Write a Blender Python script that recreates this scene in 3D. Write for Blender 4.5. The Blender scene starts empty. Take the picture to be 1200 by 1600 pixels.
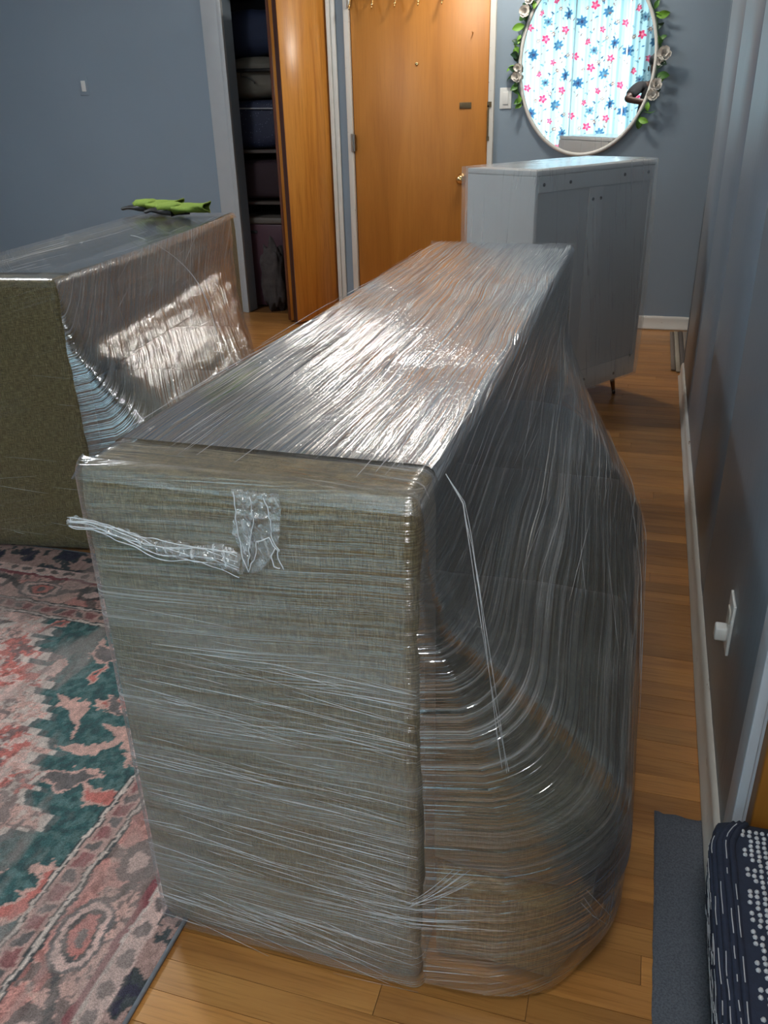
import bpy, bmesh, math, random
import numpy as np
from mathutils import Vector, Matrix, noise as mnoise

random.seed(7)
rng = np.random.default_rng(11)
SC = bpy.context.scene
COL = SC.collection

# ------------------------------------------------------------------ camera
CAM_H = 1.34
cam_data = bpy.data.cameras.new('camera')
cam = bpy.data.objects.new('camera', cam_data)
COL.objects.link(cam)
cam_data.sensor_fit = 'VERTICAL'
cam_data.sensor_height = 36.0
cam_data.lens = 1305.31 / 1600 * 36.0
cam_data.clip_start = 0.02
cam_data.clip_end = 60
R = Matrix(((0.95760402, -0.10369508, 0.26877847),
            (0.2870297, 0.42330297, -0.85931865),
            (-0.02466761, 0.9000344, 0.4351202)))
cam.matrix_world = Matrix.Translation((0, 0, CAM_H)) @ R.to_4x4()
SC.camera = cam

# ------------------------------------------------------------------ world, light, exposure
world = bpy.data.worlds.new('world'); SC.world = world
world.use_nodes = True
wbg = world.node_tree.nodes['Background']
wbg.inputs[0].default_value = (0.55, 0.7, 0.95, 1); wbg.inputs[1].default_value = 0.6
SC.view_settings.view_transform = 'Standard'
SC.view_settings.look = 'None'
SC.view_settings.gamma = 1.0
SC.view_settings.use_curve_mapping = False
SC.view_settings.exposure = 0.52
ENTRY_LAMP = 70.0        # emission strength of the entry ceiling lamp
LEFT_FILL = 85.0         # emission strength of an added, unseen lamp brightening the left wall
ROOM_FILL = 80.0         # emission strength of an added, unseen lamp brightening the near side
try:
    SC.cycles.use_denoising = True
    SC.cycles.max_bounces = 10
    SC.cycles.transparent_max_bounces = 24
    SC.cycles.diffuse_bounces = 5
    SC.cycles.glossy_bounces = 4
    SC.cycles.sample_clamp_indirect = 6.0
    SC.cycles.caustics_reflective = False
    SC.cycles.caustics_refractive = False
except Exception:
    pass
# daylight standing outside the curtained window behind the camera
day = bpy.data.lights.new('window_daylight', 'AREA'); day.shape = 'RECTANGLE'
day.size = 2.7; day.size_y = 2.3; day.energy = 78; day.color = (0.78, 0.94, 1.0)
day_o = bpy.data.objects.new('window_daylight', day); COL.objects.link(day_o)
day_o.location = (-1.6, -2.25, 1.55); day_o.rotation_euler = (math.radians(90), 0, 0)
day_o.rotation_euler = Vector((0, 1, 0)).to_track_quat('-Z', 'Z').to_euler()

# ------------------------------------------------------------------ helpers
def smooth(me, on=True):
    me.polygons.foreach_set('use_smooth', [on] * len(me.polygons))

def link(name, me, mat=None, parent=None, loc=None, rot=None):
    o = bpy.data.objects.new(name, me); COL.objects.link(o)
    if mat is not None and me is not None and not me.materials:
        me.materials.append(mat)
    if parent is not None: o.parent = parent
    if loc is not None: o.location = loc
    if rot is not None: o.rotation_euler = rot
    return o

def tag(o, label=None, cat=None, group=None, kind=None):
    if label: o['label'] = label
    if cat: o['category'] = cat
    if group: o['group'] = group
    if kind: o['kind'] = kind
    return o

def thing(name, label, cat, loc=(0, 0, 0), rotz=0.0, group=None):
    o = bpy.data.objects.new(name, None); COL.objects.link(o)
    o.location = loc; o.rotation_euler = (0, 0, rotz); o.empty_display_size = 0.1
    return tag(o, label, cat, group)

def from_np(name, verts, faces, uv=None, col=None, sm=True):
    me = bpy.data.meshes.new(name)
    verts = np.asarray(verts, dtype=np.float32); faces = np.asarray(faces, dtype=np.int32)
    n, k = faces.shape
    me.vertices.add(len(verts)); me.vertices.foreach_set('co', verts.ravel())
    me.loops.add(n * k); me.loops.foreach_set('vertex_index', faces.ravel())
    me.polygons.add(n)
    me.polygons.foreach_set('loop_start', np.arange(0, n * k, k, dtype=np.int32))
    me.polygons.foreach_set('loop_total', np.full(n, k, dtype=np.int32))
    me.polygons.foreach_set('use_smooth', np.full(n, sm, dtype=bool))
    if uv is not None:
        l = me.uv_layers.new(name='uv')
        l.data.foreach_set('uv', np.asarray(uv, dtype=np.float32)[faces.ravel()].ravel())
    if col is not None:
        a = me.color_attributes.new('Col', 'FLOAT_COLOR', 'POINT')
        c = np.ones((len(verts), 4), dtype=np.float32); c[:, :3] = col
        a.data.foreach_set('color', c.ravel())
    me.update(); me.validate()
    return me

def grid_faces(nu, nv, closed_u=False):
    i, j = np.meshgrid(np.arange(nu if closed_u else nu - 1), np.arange(nv - 1), indexing='ij')
    a = i * nv + j; b = ((i + 1) % nu) * nv + j
    return np.stack([a, b, b + 1, a + 1], -1).reshape(-1, 4)

def grid_mesh(name, P, U=None, V=None, col=None, closed_u=False):
    nu, nv = P.shape[:2]
    uv = None
    if U is not None:
        uv = np.stack([U, V], -1).reshape(-1, 2)
    return from_np(name, P.reshape(-1, 3), grid_faces(nu, nv, closed_u), uv, None if col is None else col.reshape(-1, 3))

class MB:
    """collects simple shapes into one mesh"""
    def __init__(s): s.v = []; s.f = []
    def add(s, vs, fs):
        o = len(s.v); s.v += [tuple(x) for x in vs]; s.f += [tuple(i + o for i in f) for f in fs]; return s
    def box(s, x0, x1, y0, y1, z0, z1):
        return s.add([(x0, y0, z0), (x1, y0, z0), (x1, y1, z0), (x0, y1, z0), (x0, y0, z1), (x1, y0, z1), (x1, y1, z1), (x0, y1, z1)],
                     [(0, 3, 2, 1), (4, 5, 6, 7), (0, 1, 5, 4), (1, 2, 6, 5), (2, 3, 7, 6), (3, 0, 4, 7)])
    def tube(s, pts, rad, n=6, caps=True):
        pts = [Vector(p) for p in pts]
        if not hasattr(rad, '__len__'): rad = [rad] * len(pts)
        rings = []
        up = None
        for i, p in enumerate(pts):
            t = (pts[min(i + 1, len(pts) - 1)] - pts[max(i - 1, 0)])
            if t.length < 1e-9: t = Vector((0, 0, 1))
            t.normalize()
            if up is None:
                up = Vector((0, 0, 1)) if abs(t.z) < 0.9 else Vector((1, 0, 0))
            a = t.cross(up)
            if a.length < 1e-6: a = t.cross(Vector((0, 1, 0.3)))
            a.normalize(); b = a.cross(t); up = b
            rings.append([p + (a * math.cos(2 * math.pi * k / n) + b * math.sin(2 * math.pi * k / n)) * rad[i] for k in range(n)])
        vs = [v for r in rings for v in r]; fs = []
        for i in range(len(rings) - 1):
            for k in range(n):
                fs.append((i * n + k, i * n + (k + 1) % n, (i + 1) * n + (k + 1) % n, (i + 1) * n + k))
        if caps:
            fs.append(tuple(range(n - 1, -1, -1))); fs.append(tuple((len(rings) - 1) * n + k for k in range(n)))
        return s.add(vs, fs)
    def lathe(s, prof, axis_o, axis_d, n=20):
        d = Vector(axis_d).normalized(); o = Vector(axis_o)
        a = d.orthogonal().normalized(); b = d.cross(a)
        vs = []; fs = []
        for r, h in prof:
            for k in range(n):
                t = 2 * math.pi * k / n
                vs.append(o + d * h + (a * math.cos(t) + b * math.sin(t)) * r)
        for i in range(len(prof) - 1):
            for k in range(n):
                fs.append((i * n + k, i * n + (k + 1) % n, (i + 1) * n + (k + 1) % n, (i + 1) * n + k))
        return s.add(vs, fs)
    def mesh(s, name='m', sm=False, bevel=0.0, seg=2):
        me = bpy.data.meshes.new(name); me.from_pydata(s.v, [], s.f); me.update()
        bm = bmesh.new(); bm.from_mesh(me)
        bmesh.ops.recalc_face_normals(bm, faces=bm.faces)
        if bevel > 0:
            bmesh.ops.bevel(bm, geom=list(bm.edges), offset=bevel, segments=seg, profile=0.6, affect='EDGES', clamp_overlap=True)
        bm.to_mesh(me); bm.free()
        if sm or bevel > 0: smooth(me)
        return me
    def build(s, name, mat, parent=None, **k):
        return link(name, s.mesh(name, **k), mat, parent)

def boxo(name, x0, x1, y0, y1, z0, z1, mat, parent=None, bevel=0.0, seg=2):
    m = MB().box(x0, x1, y0, y1, z0, z1)
    return m.build(name, mat, parent, bevel=bevel, seg=seg)

def struct(o, label=None):
    o['kind'] = 'structure'
    if label: o['label'] = label
    return o

# ------------------------------------------------------------------ materials
def new_mat(name):
    m = bpy.data.materials.new(name); m.use_nodes = True
    nt = m.node_tree; nt.nodes.clear()
    out = nt.nodes.new('ShaderNodeOutputMaterial')
    return m, nt, out

def N(nt, t, **k):
    n = nt.nodes.new(t)
    for a, b in k.items(): setattr(n, a, b)
    return n

def principled(nt, out, col=(0.8, 0.8, 0.8), rough=0.5, metal=0.0, spec=0.5):
    p = N(nt, 'ShaderNodeBsdfPrincipled')
    p.inputs['Base Color'].default_value = (*col, 1); p.inputs['Roughness'].default_value = rough
    p.inputs['Metallic'].default_value = metal; p.inputs['Specular IOR Level'].default_value = spec
    nt.links.new(p.outputs[0], out.inputs[0]); return p

def ramp(nt, stops):
    r = N(nt, 'ShaderNodeValToRGB'); e = r.color_ramp.elements
    while len(e) < len(stops): e.new(0.5)
    for k, (pos, c) in enumerate(stops):
        e[k].position = pos; e[k].color = (*c, 1) if len(c) == 3 else c
    return r

def coords(nt, kind='Object', scale=(1, 1, 1), rot=(0, 0, 0)):
    t = N(nt, 'ShaderNodeTexCoord'); mp = N(nt, 'ShaderNodeMapping')
    mp.inputs['Scale'].default_value = scale; mp.inputs['Rotation'].default_value = rot
    nt.links.new(t.outputs[kind], mp.inputs[0]); return mp.outputs[0]

def noise_tex(nt, vec, scale=5, detail=3, rough=0.55, dist=0.0):
    n = N(nt, 'ShaderNodeTexNoise'); n.inputs['Scale'].default_value = scale; n.inputs['Detail'].default_value = detail
    n.inputs['Roughness'].default_value = rough; n.inputs['Distortion'].default_value = dist
    if vec is not None: nt.links.new(vec, n.inputs['Vector'])
    return n.outputs['Fac']

def math_n(nt, op, a, b=None, clamp=False):
    n = N(nt, 'ShaderNodeMath', operation=op); n.use_clamp = clamp
    for i, x in enumerate((a, b)):
        if x is None: continue
        if isinstance(x, (int, float)): n.inputs[i].default_value = x
        else: nt.links.new(x, n.inputs[i])
    return n.outputs[0]

def mixc(nt, fac, a, b, mode='MIX'):
    n = N(nt, 'ShaderNodeMix', data_type='RGBA', blend_type=mode)
    for sock, x in ((n.inputs[0], fac), (n.inputs[6], a), (n.inputs[7], b)):
        if isinstance(x, (int, float)): sock.default_value = x
        elif isinstance(x, tuple): sock.default_value = (*x, 1)
        else: nt.links.new(x, sock)
    return n.outputs[2]

def bump(nt, h, strength=0.3, dist=0.01):
    b = N(nt, 'ShaderNodeBump'); b.inputs['Strength'].default_value = strength; b.inputs['Distance'].default_value = dist
    nt.links.new(h, b.inputs['Height']); return b.outputs[0]

MATS = {}
def plain(name, col, rough=0.5, metal=0.0, nscale=0, namt=0.1, bstr=0.0, spec=0.5):
    if name in MATS: return MATS[name]
    m, nt, out = new_mat(name); p = principled(nt, out, col, rough, metal, spec)
    if nscale:
        v = coords(nt); f = noise_tex(nt, v, nscale, 4)
        c = mixc(nt, f, tuple(x * (1 - namt) for x in col), tuple(min(1, x * (1 + namt)) for x in col))
        nt.links.new(c, p.inputs['Base Color'])
        if bstr: nt.links.new(bump(nt, f, bstr, 0.004), p.inputs['Normal'])
    MATS[name] = m; return m

def paint_mat(name, col, rough=0.45, grain=None):
    """painted wall; grain = axis scale for vertical brush / board grain"""
    m, nt, out = new_mat(name); p = principled(nt, out, col, rough)
    v = coords(nt, 'Object'); f = noise_tex(nt, v, 2.2, 4)
    c = mixc(nt, f, tuple(x * 0.95 for x in col), tuple(x * 1.05 for x in col))
    nt.links.new(c, p.inputs['Base Color'])
    if grain:
        v2 = coords(nt, 'Object', grain); g = noise_tex(nt, v2, 1.0, 3, 0.6)
        nt.links.new(bump(nt, g, 0.35, 0.004), p.inputs['Normal'])
        nt.links.new(mixc(nt, g, tuple(x * 0.86 for x in col), tuple(x * 1.12 for x in col)), p.inputs['Base Color'])
    else:
        g = noise_tex(nt, v, 160, 2); nt.links.new(bump(nt, g, 0.12, 0.001), p.inputs['Normal'])
    return m

def wood_mat(name, dark, mid, light, scale=(3, 3, 0.35), rough=0.35, randomize=False, fig=9.0, gloss=0.5, fine_amt=0.55):
    m, nt, out = new_mat(name); p = principled(nt, out, mid, rough, 0, gloss)
    tc = N(nt, 'ShaderNodeTexCoord')
    vec = tc.outputs['Object']
    if randomize:
        oi = N(nt, 'ShaderNodeObjectInfo')
        cb = N(nt, 'ShaderNodeCombineXYZ')
        nt.links.new(math_n(nt, 'MULTIPLY', oi.outputs['Random'], 37.0), cb.inputs[0])
        nt.links.new(math_n(nt, 'MULTIPLY', oi.outputs['Random'], 91.0), cb.inputs[2])
        g = N(nt, 'ShaderNodeNewGeometry')
        va = N(nt, 'ShaderNodeVectorMath', operation='ADD'); nt.links.new(g.outputs['Position'], va.inputs[0]); nt.links.new(cb.outputs[0], va.inputs[1])
        vec = va.outputs[0]
    mp = N(nt, 'ShaderNodeMapping'); mp.inputs['Scale'].default_value = scale; nt.links.new(vec, mp.inputs[0])
    n1 = noise_tex(nt, mp.outputs[0], fig * 0.35, 5, 0.6, 0.6)
    mp2 = N(nt, 'ShaderNodeMapping'); mp2.inputs['Scale'].default_value = tuple(s * 7 if s > 1 else s * 2 for s in scale); nt.links.new(vec, mp2.inputs[0])
    n2 = noise_tex(nt, mp2.outputs[0], fig * 0.6, 3, 0.7)
    r = ramp(nt, [(0.25, dark), (0.5, mid), (0.75, light)])
    nt.links.new(n1, r.inputs[0])
    fine = ramp(nt, [(0.32, (0.55, 0.5, 0.45)), (0.5, (1, 1, 1))]); nt.links.new(n2, fine.inputs[0])
    c = mixc(nt, fine_amt, r.outputs[0], fine.outputs[0], 'MULTIPLY')
    if randomize:
        hv = N(nt, 'ShaderNodeHueSaturation'); nt.links.new(c, hv.inputs['Color'])
        nt.links.new(math_n(nt, 'ADD', math_n(nt, 'MULTIPLY', oi.outputs['Random'], 0.45), 0.78), hv.inputs['Value'])
        c = hv.outputs[0]
    nt.links.new(c, p.inputs['Base Color'])
    nt.links.new(bump(nt, n2, 0.12, 0.002), p.inputs['Normal'])
    return m

def attr_mat(name, rough=0.9, pile=0.0, translucent=0.0, spec=0.2):
    m, nt, out = new_mat(name); p = principled(nt, out, rough=rough, spec=spec)
    a = N(nt, 'ShaderNodeAttribute', attribute_name='Col'); col = a.outputs['Color']
    if pile:
        v = coords(nt, 'Object'); f = noise_tex(nt, v, 420, 2, 0.7)
        rr = ramp(nt, [(0.3, (0.62, 0.62, 0.62)), (0.7, (1.3, 1.3, 1.3))]); nt.links.new(f, rr.inputs[0])
        col = mixc(nt, 1.0, col, rr.outputs[0], 'MULTIPLY')
        nt.links.new(bump(nt, f, pile, 0.006), p.inputs['Normal'])
    nt.links.new(col, p.inputs['Base Color'])
    if translucent:
        t = N(nt, 'ShaderNodeBsdfTranslucent'); nt.links.new(col, t.inputs[0])
        mx = N(nt, 'ShaderNodeMixShader'); mx.inputs[0].default_value = translucent
        nt.links.new(p.outputs[0], mx.inputs[1]); nt.links.new(t.outputs[0], mx.inputs[2]); nt.links.new(mx.outputs[0], out.inputs[0])
    return m

def fabric_mat(name, c1, c2, c3):
    """olive tweed: crossed yarns, slubs"""
    m, nt, out = new_mat(name); p = principled(nt, out, c2, 0.9, 0, 0.15)
    h = noise_tex(nt, coords(nt, 'Object', (45, 45, 620)), 1.0, 2, 0.6)
    v = noise_tex(nt, coords(nt, 'Object', (560, 560, 40)), 1.0, 2, 0.6)
    w = math_n(nt, 'MULTIPLY', math_n(nt, 'ADD', h, v), 0.5)
    r = ramp(nt, [(0.36, c1), (0.5, c2), (0.64, c3)]); nt.links.new(w, r.inputs[0])
    nt.links.new(r.outputs[0], p.inputs['Base Color'])
    nt.links.new(bump(nt, w, 0.5, 0.002), p.inputs['Normal'])
    p.inputs['Sheen Weight'].default_value = 0.15
    return m

def film_mat(name, seed=0.0, haze=0.3, kv=110.0, ku=1.6, bstr=0.7, gloss=0.10, rough=0.12, rot=0.0, base=0.03, sparkle=0.0, patch=1.6, bdist=0.006, layers=None):
    """stretch film: clear glossy sheet, ridged along u, whitened where it is gathered into creases"""
    m, nt, out = new_mat(name)
    tc = N(nt, 'ShaderNodeTexCoord')
    mp = N(nt, 'ShaderNodeMapping'); mp.inputs['Rotation'].default_value = (0, 0, rot); mp.inputs['Location'].default_value = (seed, seed * 0.7, seed)
    nt.links.new(tc.outputs['UV'], mp.inputs[0]); uv = mp.outputs[0]
    # wander of the streaks
    wn = N(nt, 'ShaderNodeTexNoise'); wn.inputs['Scale'].default_value = 2.2; wn.inputs['Detail'].default_value = 1
    nt.links.new(uv, wn.inputs['Vector'])
    wv = N(nt, 'ShaderNodeVectorMath', operation='MULTIPLY_ADD'); nt.links.new(wn.outputs['Color'], wv.inputs[0])
    wv.inputs[1].default_value = (0.0, 0.055, 0.0); nt.links.new(uv, wv.inputs[2])
    def streak(a, b, detail=3):
        s = N(nt, 'ShaderNodeVectorMath', operation='MULTIPLY'); nt.links.new(wv.outputs[0], s.inputs[0]); s.inputs[1].default_value = (a, b, 1)
        return noise_tex(nt, s.outputs[0], 1.0, detail, 0.6)
    s1 = streak(ku, kv * 0.45); s2 = streak(ku * 2.5, kv * 1.6, 2); s3 = streak(ku * 1.3, kv * 1.1, 4)
    mask = noise_tex(nt, uv, patch * 2.0, 2)
    h = math_n(nt, 'ADD', s1, math_n(nt, 'MULTIPLY', s2, 0.45))
    if sparkle:
        sp = noise_tex(nt, uv, 75, 3, 0.7)
        h = math_n(nt, 'ADD', h, math_n(nt, 'MULTIPLY', sp, sparkle))
    nrm = bump(nt, h, bstr, bdist)
    gl = N(nt, 'ShaderNodeBsdfGlossy'); gl.inputs['Roughness'].default_value = rough; nt.links.new(nrm, gl.inputs['Normal'])
    gl.inputs['Color'].default_value = (0.95, 0.97, 1, 1)
    tr = N(nt, 'ShaderNodeBsdfTransparent'); tr.inputs['Color'].default_value = (0.985, 0.985, 0.98, 1)
    gi = N(nt, 'ShaderNodeNewGeometry')
    dt = N(nt, 'ShaderNodeVectorMath', operation='DOT_PRODUCT'); nt.links.new(gi.outputs['Incoming'], dt.inputs[0]); nt.links.new(nrm, dt.inputs[1])
    schlick = math_n(nt, 'POWER', math_n(nt, 'SUBTRACT', 1.0, math_n(nt, 'ABSOLUTE', dt.outputs['Value']), clamp=True), 4.0)
    fac = math_n(nt, 'ADD', math_n(nt, 'MULTIPLY', schlick, 0.85), gloss, clamp=True)
    mx = N(nt, 'ShaderNodeMixShader'); nt.links.new(fac, mx.inputs[0]); nt.links.new(tr.outputs[0], mx.inputs[1]); nt.links.new(gl.outputs[0], mx.inputs[2])
    # gathered creases scatter light
    cr = ramp(nt, [(0.54, (0, 0, 0)), (0.70, (1, 1, 1))]); nt.links.new(s3, cr.inputs[0])
    mk = ramp(nt, [(0.38, (0.12, 0.12, 0.12)), (0.66, (1, 1, 1))]); nt.links.new(mask, mk.inputs[0])
    hz = math_n(nt, 'ADD', math_n(nt, 'MULTIPLY', math_n(nt, 'MULTIPLY', cr.outputs[0], mk.outputs[0]), haze), base, clamp=True)
    if layers:        # fewer turns of film towards the top, uneven bands of extra turns below
        sx_ = N(nt, 'ShaderNodeSeparateXYZ'); nt.links.new(tc.outputs['UV'], sx_.inputs[0])
        cb = N(nt, 'ShaderNodeCombineXYZ'); nt.links.new(math_n(nt, 'ADD', sx_.outputs[1], math_n(nt, 'MULTIPLY', sx_.outputs[0], 0.16)), cb.inputs[1])
        bn = noise_tex(nt, cb.outputs[0], 9.0, 2); br = ramp(nt, [(0.40, (0.30, 0.30, 0.30)), (0.60, (1, 1, 1))]); nt.links.new(bn, br.inputs[0])
        vr = ramp(nt, [(layers[0], (1, 1, 1)), (layers[1], (0.38, 0.38, 0.38))]); nt.links.new(sx_.outputs[1], vr.inputs[0])
        hz = math_n(nt, 'MULTIPLY', math_n(nt, 'MULTIPLY', hz, vr.outputs[0]), br.outputs[0])
    df = N(nt, 'ShaderNodeBsdfDiffuse'); df.inputs[0].default_value = (0.92, 0.94, 0.96, 1)
    ts = N(nt, 'ShaderNodeBsdfTranslucent'); ts.inputs[0].default_value = (0.92, 0.94, 0.96, 1)
    dm = N(nt, 'ShaderNodeMixShader'); dm.inputs[0].default_value = 0.4; nt.links.new(df.outputs[0], dm.inputs[1]); nt.links.new(ts.outputs[0], dm.inputs[2])
    m2 = N(nt, 'ShaderNodeMixShader'); nt.links.new(hz, m2.inputs[0]); nt.links.new(mx.outputs[0], m2.inputs[1]); nt.links.new(dm.outputs[0], m2.inputs[2])
    nt.links.new(m2.outputs[0], out.inputs[0])
    return m

def crease_mat(name, alpha=0.55, white=(0.85, 0.88, 0.92)):
    m, nt, out = new_mat(name)
    p = N(nt, 'ShaderNodeBsdfPrincipled'); p.inputs['Base Color'].default_value = (*white, 1); p.inputs['Roughness'].default_value = 0.18
    p.inputs['Specular IOR Level'].default_value = 0.9
    t = N(nt, 'ShaderNodeBsdfTransparent'); mx = N(nt, 'ShaderNodeMixShader'); mx.inputs[0].default_value = alpha
    nt.links.new(t.outputs[0], mx.inputs[1]); nt.links.new(p.outputs[0], mx.inputs[2]); nt.links.new(mx.outputs[0], out.inputs[0])
    return m

def emit_mat(name, col, s):
    m, nt, out = new_mat(name); e = N(nt, 'ShaderNodeEmission'); e.inputs[0].default_value = (*col, 1); e.inputs[1].default_value = s
    nt.links.new(e.outputs[0], out.inputs[0]); return m

M_BLUE = paint_mat('blue_grey_paint', (0.235, 0.300, 0.370), 0.55)
M_BOARD = paint_mat('blue_grey_board_paint', (0.225, 0.270, 0.325), 0.40, (60, 60, 1.2))
M_GREYWALL = paint_mat('end_wall_paint', (0.190, 0.215, 0.250), 0.45)
M_WHITE = plain('white_trim_paint', (0.62, 0.62, 0.60), 0.35, 0, 14, 0.06, 0.05)
M_TRIMGREY = plain('grey_white_casing_paint', (0.42, 0.45, 0.48), 0.4, 0, 12, 0.05)
M_CEIL = plain('ceiling_paint', (0.70, 0.70, 0.68), 0.8, 0, 30, 0.03)
M_DOOR = wood_mat('orange_varnished_birch', (0.38, 0.140, 0.020), (0.47, 0.185, 0.028), (0.55, 0.23, 0.042), (2.2, 2.2, 0.28), 0.48, fine_amt=0.18)
M_BIFOLD = wood_mat('amber_veneer', (0.42, 0.15, 0.022), (0.58, 0.24, 0.04), (0.68, 0.31, 0.06), (9, 9, 0.5), 0.3)
M_EDGE = wood_mat('red_brown_edge', (0.09, 0.025, 0.01), (0.13, 0.038, 0.015), (0.16, 0.05, 0.02), (9, 9, 0.5), 0.35)
M_EDGE2 = wood_mat('dark_brown_edge', (0.04, 0.012, 0.008), (0.06, 0.018, 0.011), (0.075, 0.024, 0.014), (9, 9, 0.5), 0.4)
M_PLANK = wood_mat('oak_plank', (0.30, 0.125, 0.032), (0.42, 0.19, 0.052), (0.52, 0.255, 0.075), (0.7, 6, 6), 0.28, True, 8.0)
M_SUBFLOOR = wood_mat('subfloor', (0.12, 0.05, 0.015), (0.16, 0.07, 0.02), (0.2, 0.09, 0.03), (0.7, 6, 6), 0.5)
M_BRASS = plain('brass', (0.80, 0.56, 0.26), 0.22, 1.0)
M_STEEL = plain('worn_steel', (0.42, 0.40, 0.37), 0.35, 1.0)
M_RUST = plain('dull_bronze', (0.16, 0.11, 0.06), 0.45, 0.8, 60, 0.4)
M_BLACK = plain('black_plastic', (0.012, 0.012, 0.013), 0.4)
M_SWITCH = plain('switch_white', (0.72, 0.73, 0.72), 0.3)
M_OLIVE = fabric_mat('olive_tweed', (0.066, 0.050, 0.022), (0.140, 0.108, 0.049), (0.27, 0.212, 0.108))
M_OLIVE_DK = fabric_mat('olive_cushion_tweed', (0.045, 0.042, 0.027), (0.080, 0.074, 0.047), (0.125, 0.115, 0.075))
M_CAB = plain('pale_grey_lacquer', (0.58, 0.59, 0.60), 0.35, 0, 6, 0.04)
M_CABBACK = plain('pale_grey_board', (0.50, 0.515, 0.53), 0.5, 0, 6, 0.04)
M_LEG = wood_mat('walnut_leg', (0.12, 0.04, 0.012), (0.2, 0.075, 0.02), (0.27, 0.10, 0.03), (8, 8, 1), 0.35)
M_CREASE = crease_mat('film_crease', 0.42)
M_ROPE = crease_mat('film_rope', 0.62)

# ------------------------------------------------------------------ room shell
YW = 5.69          # end wall
XW = 0.25          # right partition face
ZC = 2.75          # ceiling
YB = -1.75         # wall behind the camera
XL, XR = -5.0, 1.5

floor = struct(boxo('floor', XL - 0.1, XR + 0.1, YB - 0.1, 6.45, -0.12, -0.006, M_SUBFLOOR), 'amber oak strip floor')
ceiling = struct(boxo('ceiling', XL - 0.1, XR + 0.1, YB - 0.1, 6.45, ZC, ZC + 0.1, M_CEIL), 'white ceiling')

# floor strips: one mesh scaled per plank
pm = MB().box(0, 1, 0, 0.0562, -0.006, 0.0).mesh('plank')
pm.materials.append(M_PLANK)
def plank(x0, x1, y):
    o = bpy.data.objects.new('plank', pm); COL.objects.link(o); o.parent = floor
    o.location = (x0, y, random.uniform(-0.0007, 0.0)); o.scale = (x1 - x0, 1, 1)
rest = MB()
y = YB
PW = 0.0572
while y < YW - 0.01:
    right = 0.245 if (1.16 < y < 4.57 or y < 0.33) else 1.45
    if y > 0.36:
        cuts = [-1.25]
        first = -1.25 + random.uniform(0.25, 1.25)
        c = first
        while c < right - 0.12:
            cuts.append(c); c += random.uniform(0.7, 1.4)
        cuts.append(right)
        for a, b in zip(cuts[:-1], cuts[1:]): plank(a, b - 0.0012, y)
        x = XL
        lim = -1.2512
    else:
        x = XL; lim = right
    while x < lim - 0.01:
        e = min(lim, x + random.uniform(0.7, 1.5))
        rest.box(x, e - 0.0012, y, y + 0.0562, -0.006, -0.0002); x = e
    y += PW
ro = rest.build('planks_under_furniture', M_PLANK, floor); ro['kind'] = 'stuff'

# end wall with closet opening (x -2.78..-2.06) and entry door opening
DZ = 2.06
DX0, DX1 = -1.912, -1.028
CX0, CX1 = -2.775, -2.065
w = MB()
for a, b in ((XL, CX0), (CX1, DX0), (DX1, XR)):
    w.box(a, b, YW, YW + 0.12, 0, ZC)
w.box(CX0, CX1, YW, YW + 0.12, DZ, ZC); w.box(DX0, DX1, YW, YW + 0.12, DZ, ZC)
wall_end = struct(w.build('wall_end', M_BLUE), 'blue-grey painted end wall')
# closet interior shell, the shade inside put into its near-black colour
cl = MB()
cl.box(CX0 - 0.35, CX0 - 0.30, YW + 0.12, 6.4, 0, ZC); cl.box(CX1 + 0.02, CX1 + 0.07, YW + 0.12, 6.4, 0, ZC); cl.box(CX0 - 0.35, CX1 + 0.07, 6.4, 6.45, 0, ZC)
M_CLOSET = plain('shaded_closet_paint', (0.015, 0.015, 0.02), 0.7, 0, 6, 0.1)
struct(cl.build('wall_closet', M_CLOSET), 'closet interior walls with shade in their colour')

# right partition: painted vertical boards over a core, doorway, recess at far end
core = MB().box(XW + 0.012, XW + 0.10, 1.22, 4.60, 0, ZC)
core.box(XW + 0.012, XW + 0.10, YB, 0.30, 0, ZC); core.box(XW + 0.012, XW + 0.10, 0.30, 1.22, DZ, ZC)
wall_right = struct(core.build('wall_right', M_BLUE), 'right partition wall of blue-grey painted vertical boards')
edges = [4.60, 4.585, 3.73, 2.95, 2.17, 1.215]
for b, a in zip(edges[:-1], edges[1:]):
    boxo('wall_board', XW, XW + 0.012, a + 0.003, b - 0.003, 0, ZC, M_BOARD, wall_right, 0.002, 1)
boxo('corner_bead', XW - 0.004, XW + 0.106, 4.60, 4.615, 0, ZC, M_BOARD, wall_right, 0.004, 2)
for a, b in ((YB, -1.1), (-1.1, -0.4), (-0.4, 0.30)):
    boxo('wall_board', XW, XW + 0.012, a + 0.003, b - 0.003, 0, ZC, M_BOARD, wall_right, 0.002, 1)
struct(boxo('wall_far_right', XR, XR + 0.1, YB, YW, 0, ZC, M_BLUE), 'wall of the side passage')
struct(boxo('wall_left', XL - 0.1, XL, YB, YW, 0, ZC, M_BLUE), 'blue-grey painted left wall')
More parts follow.
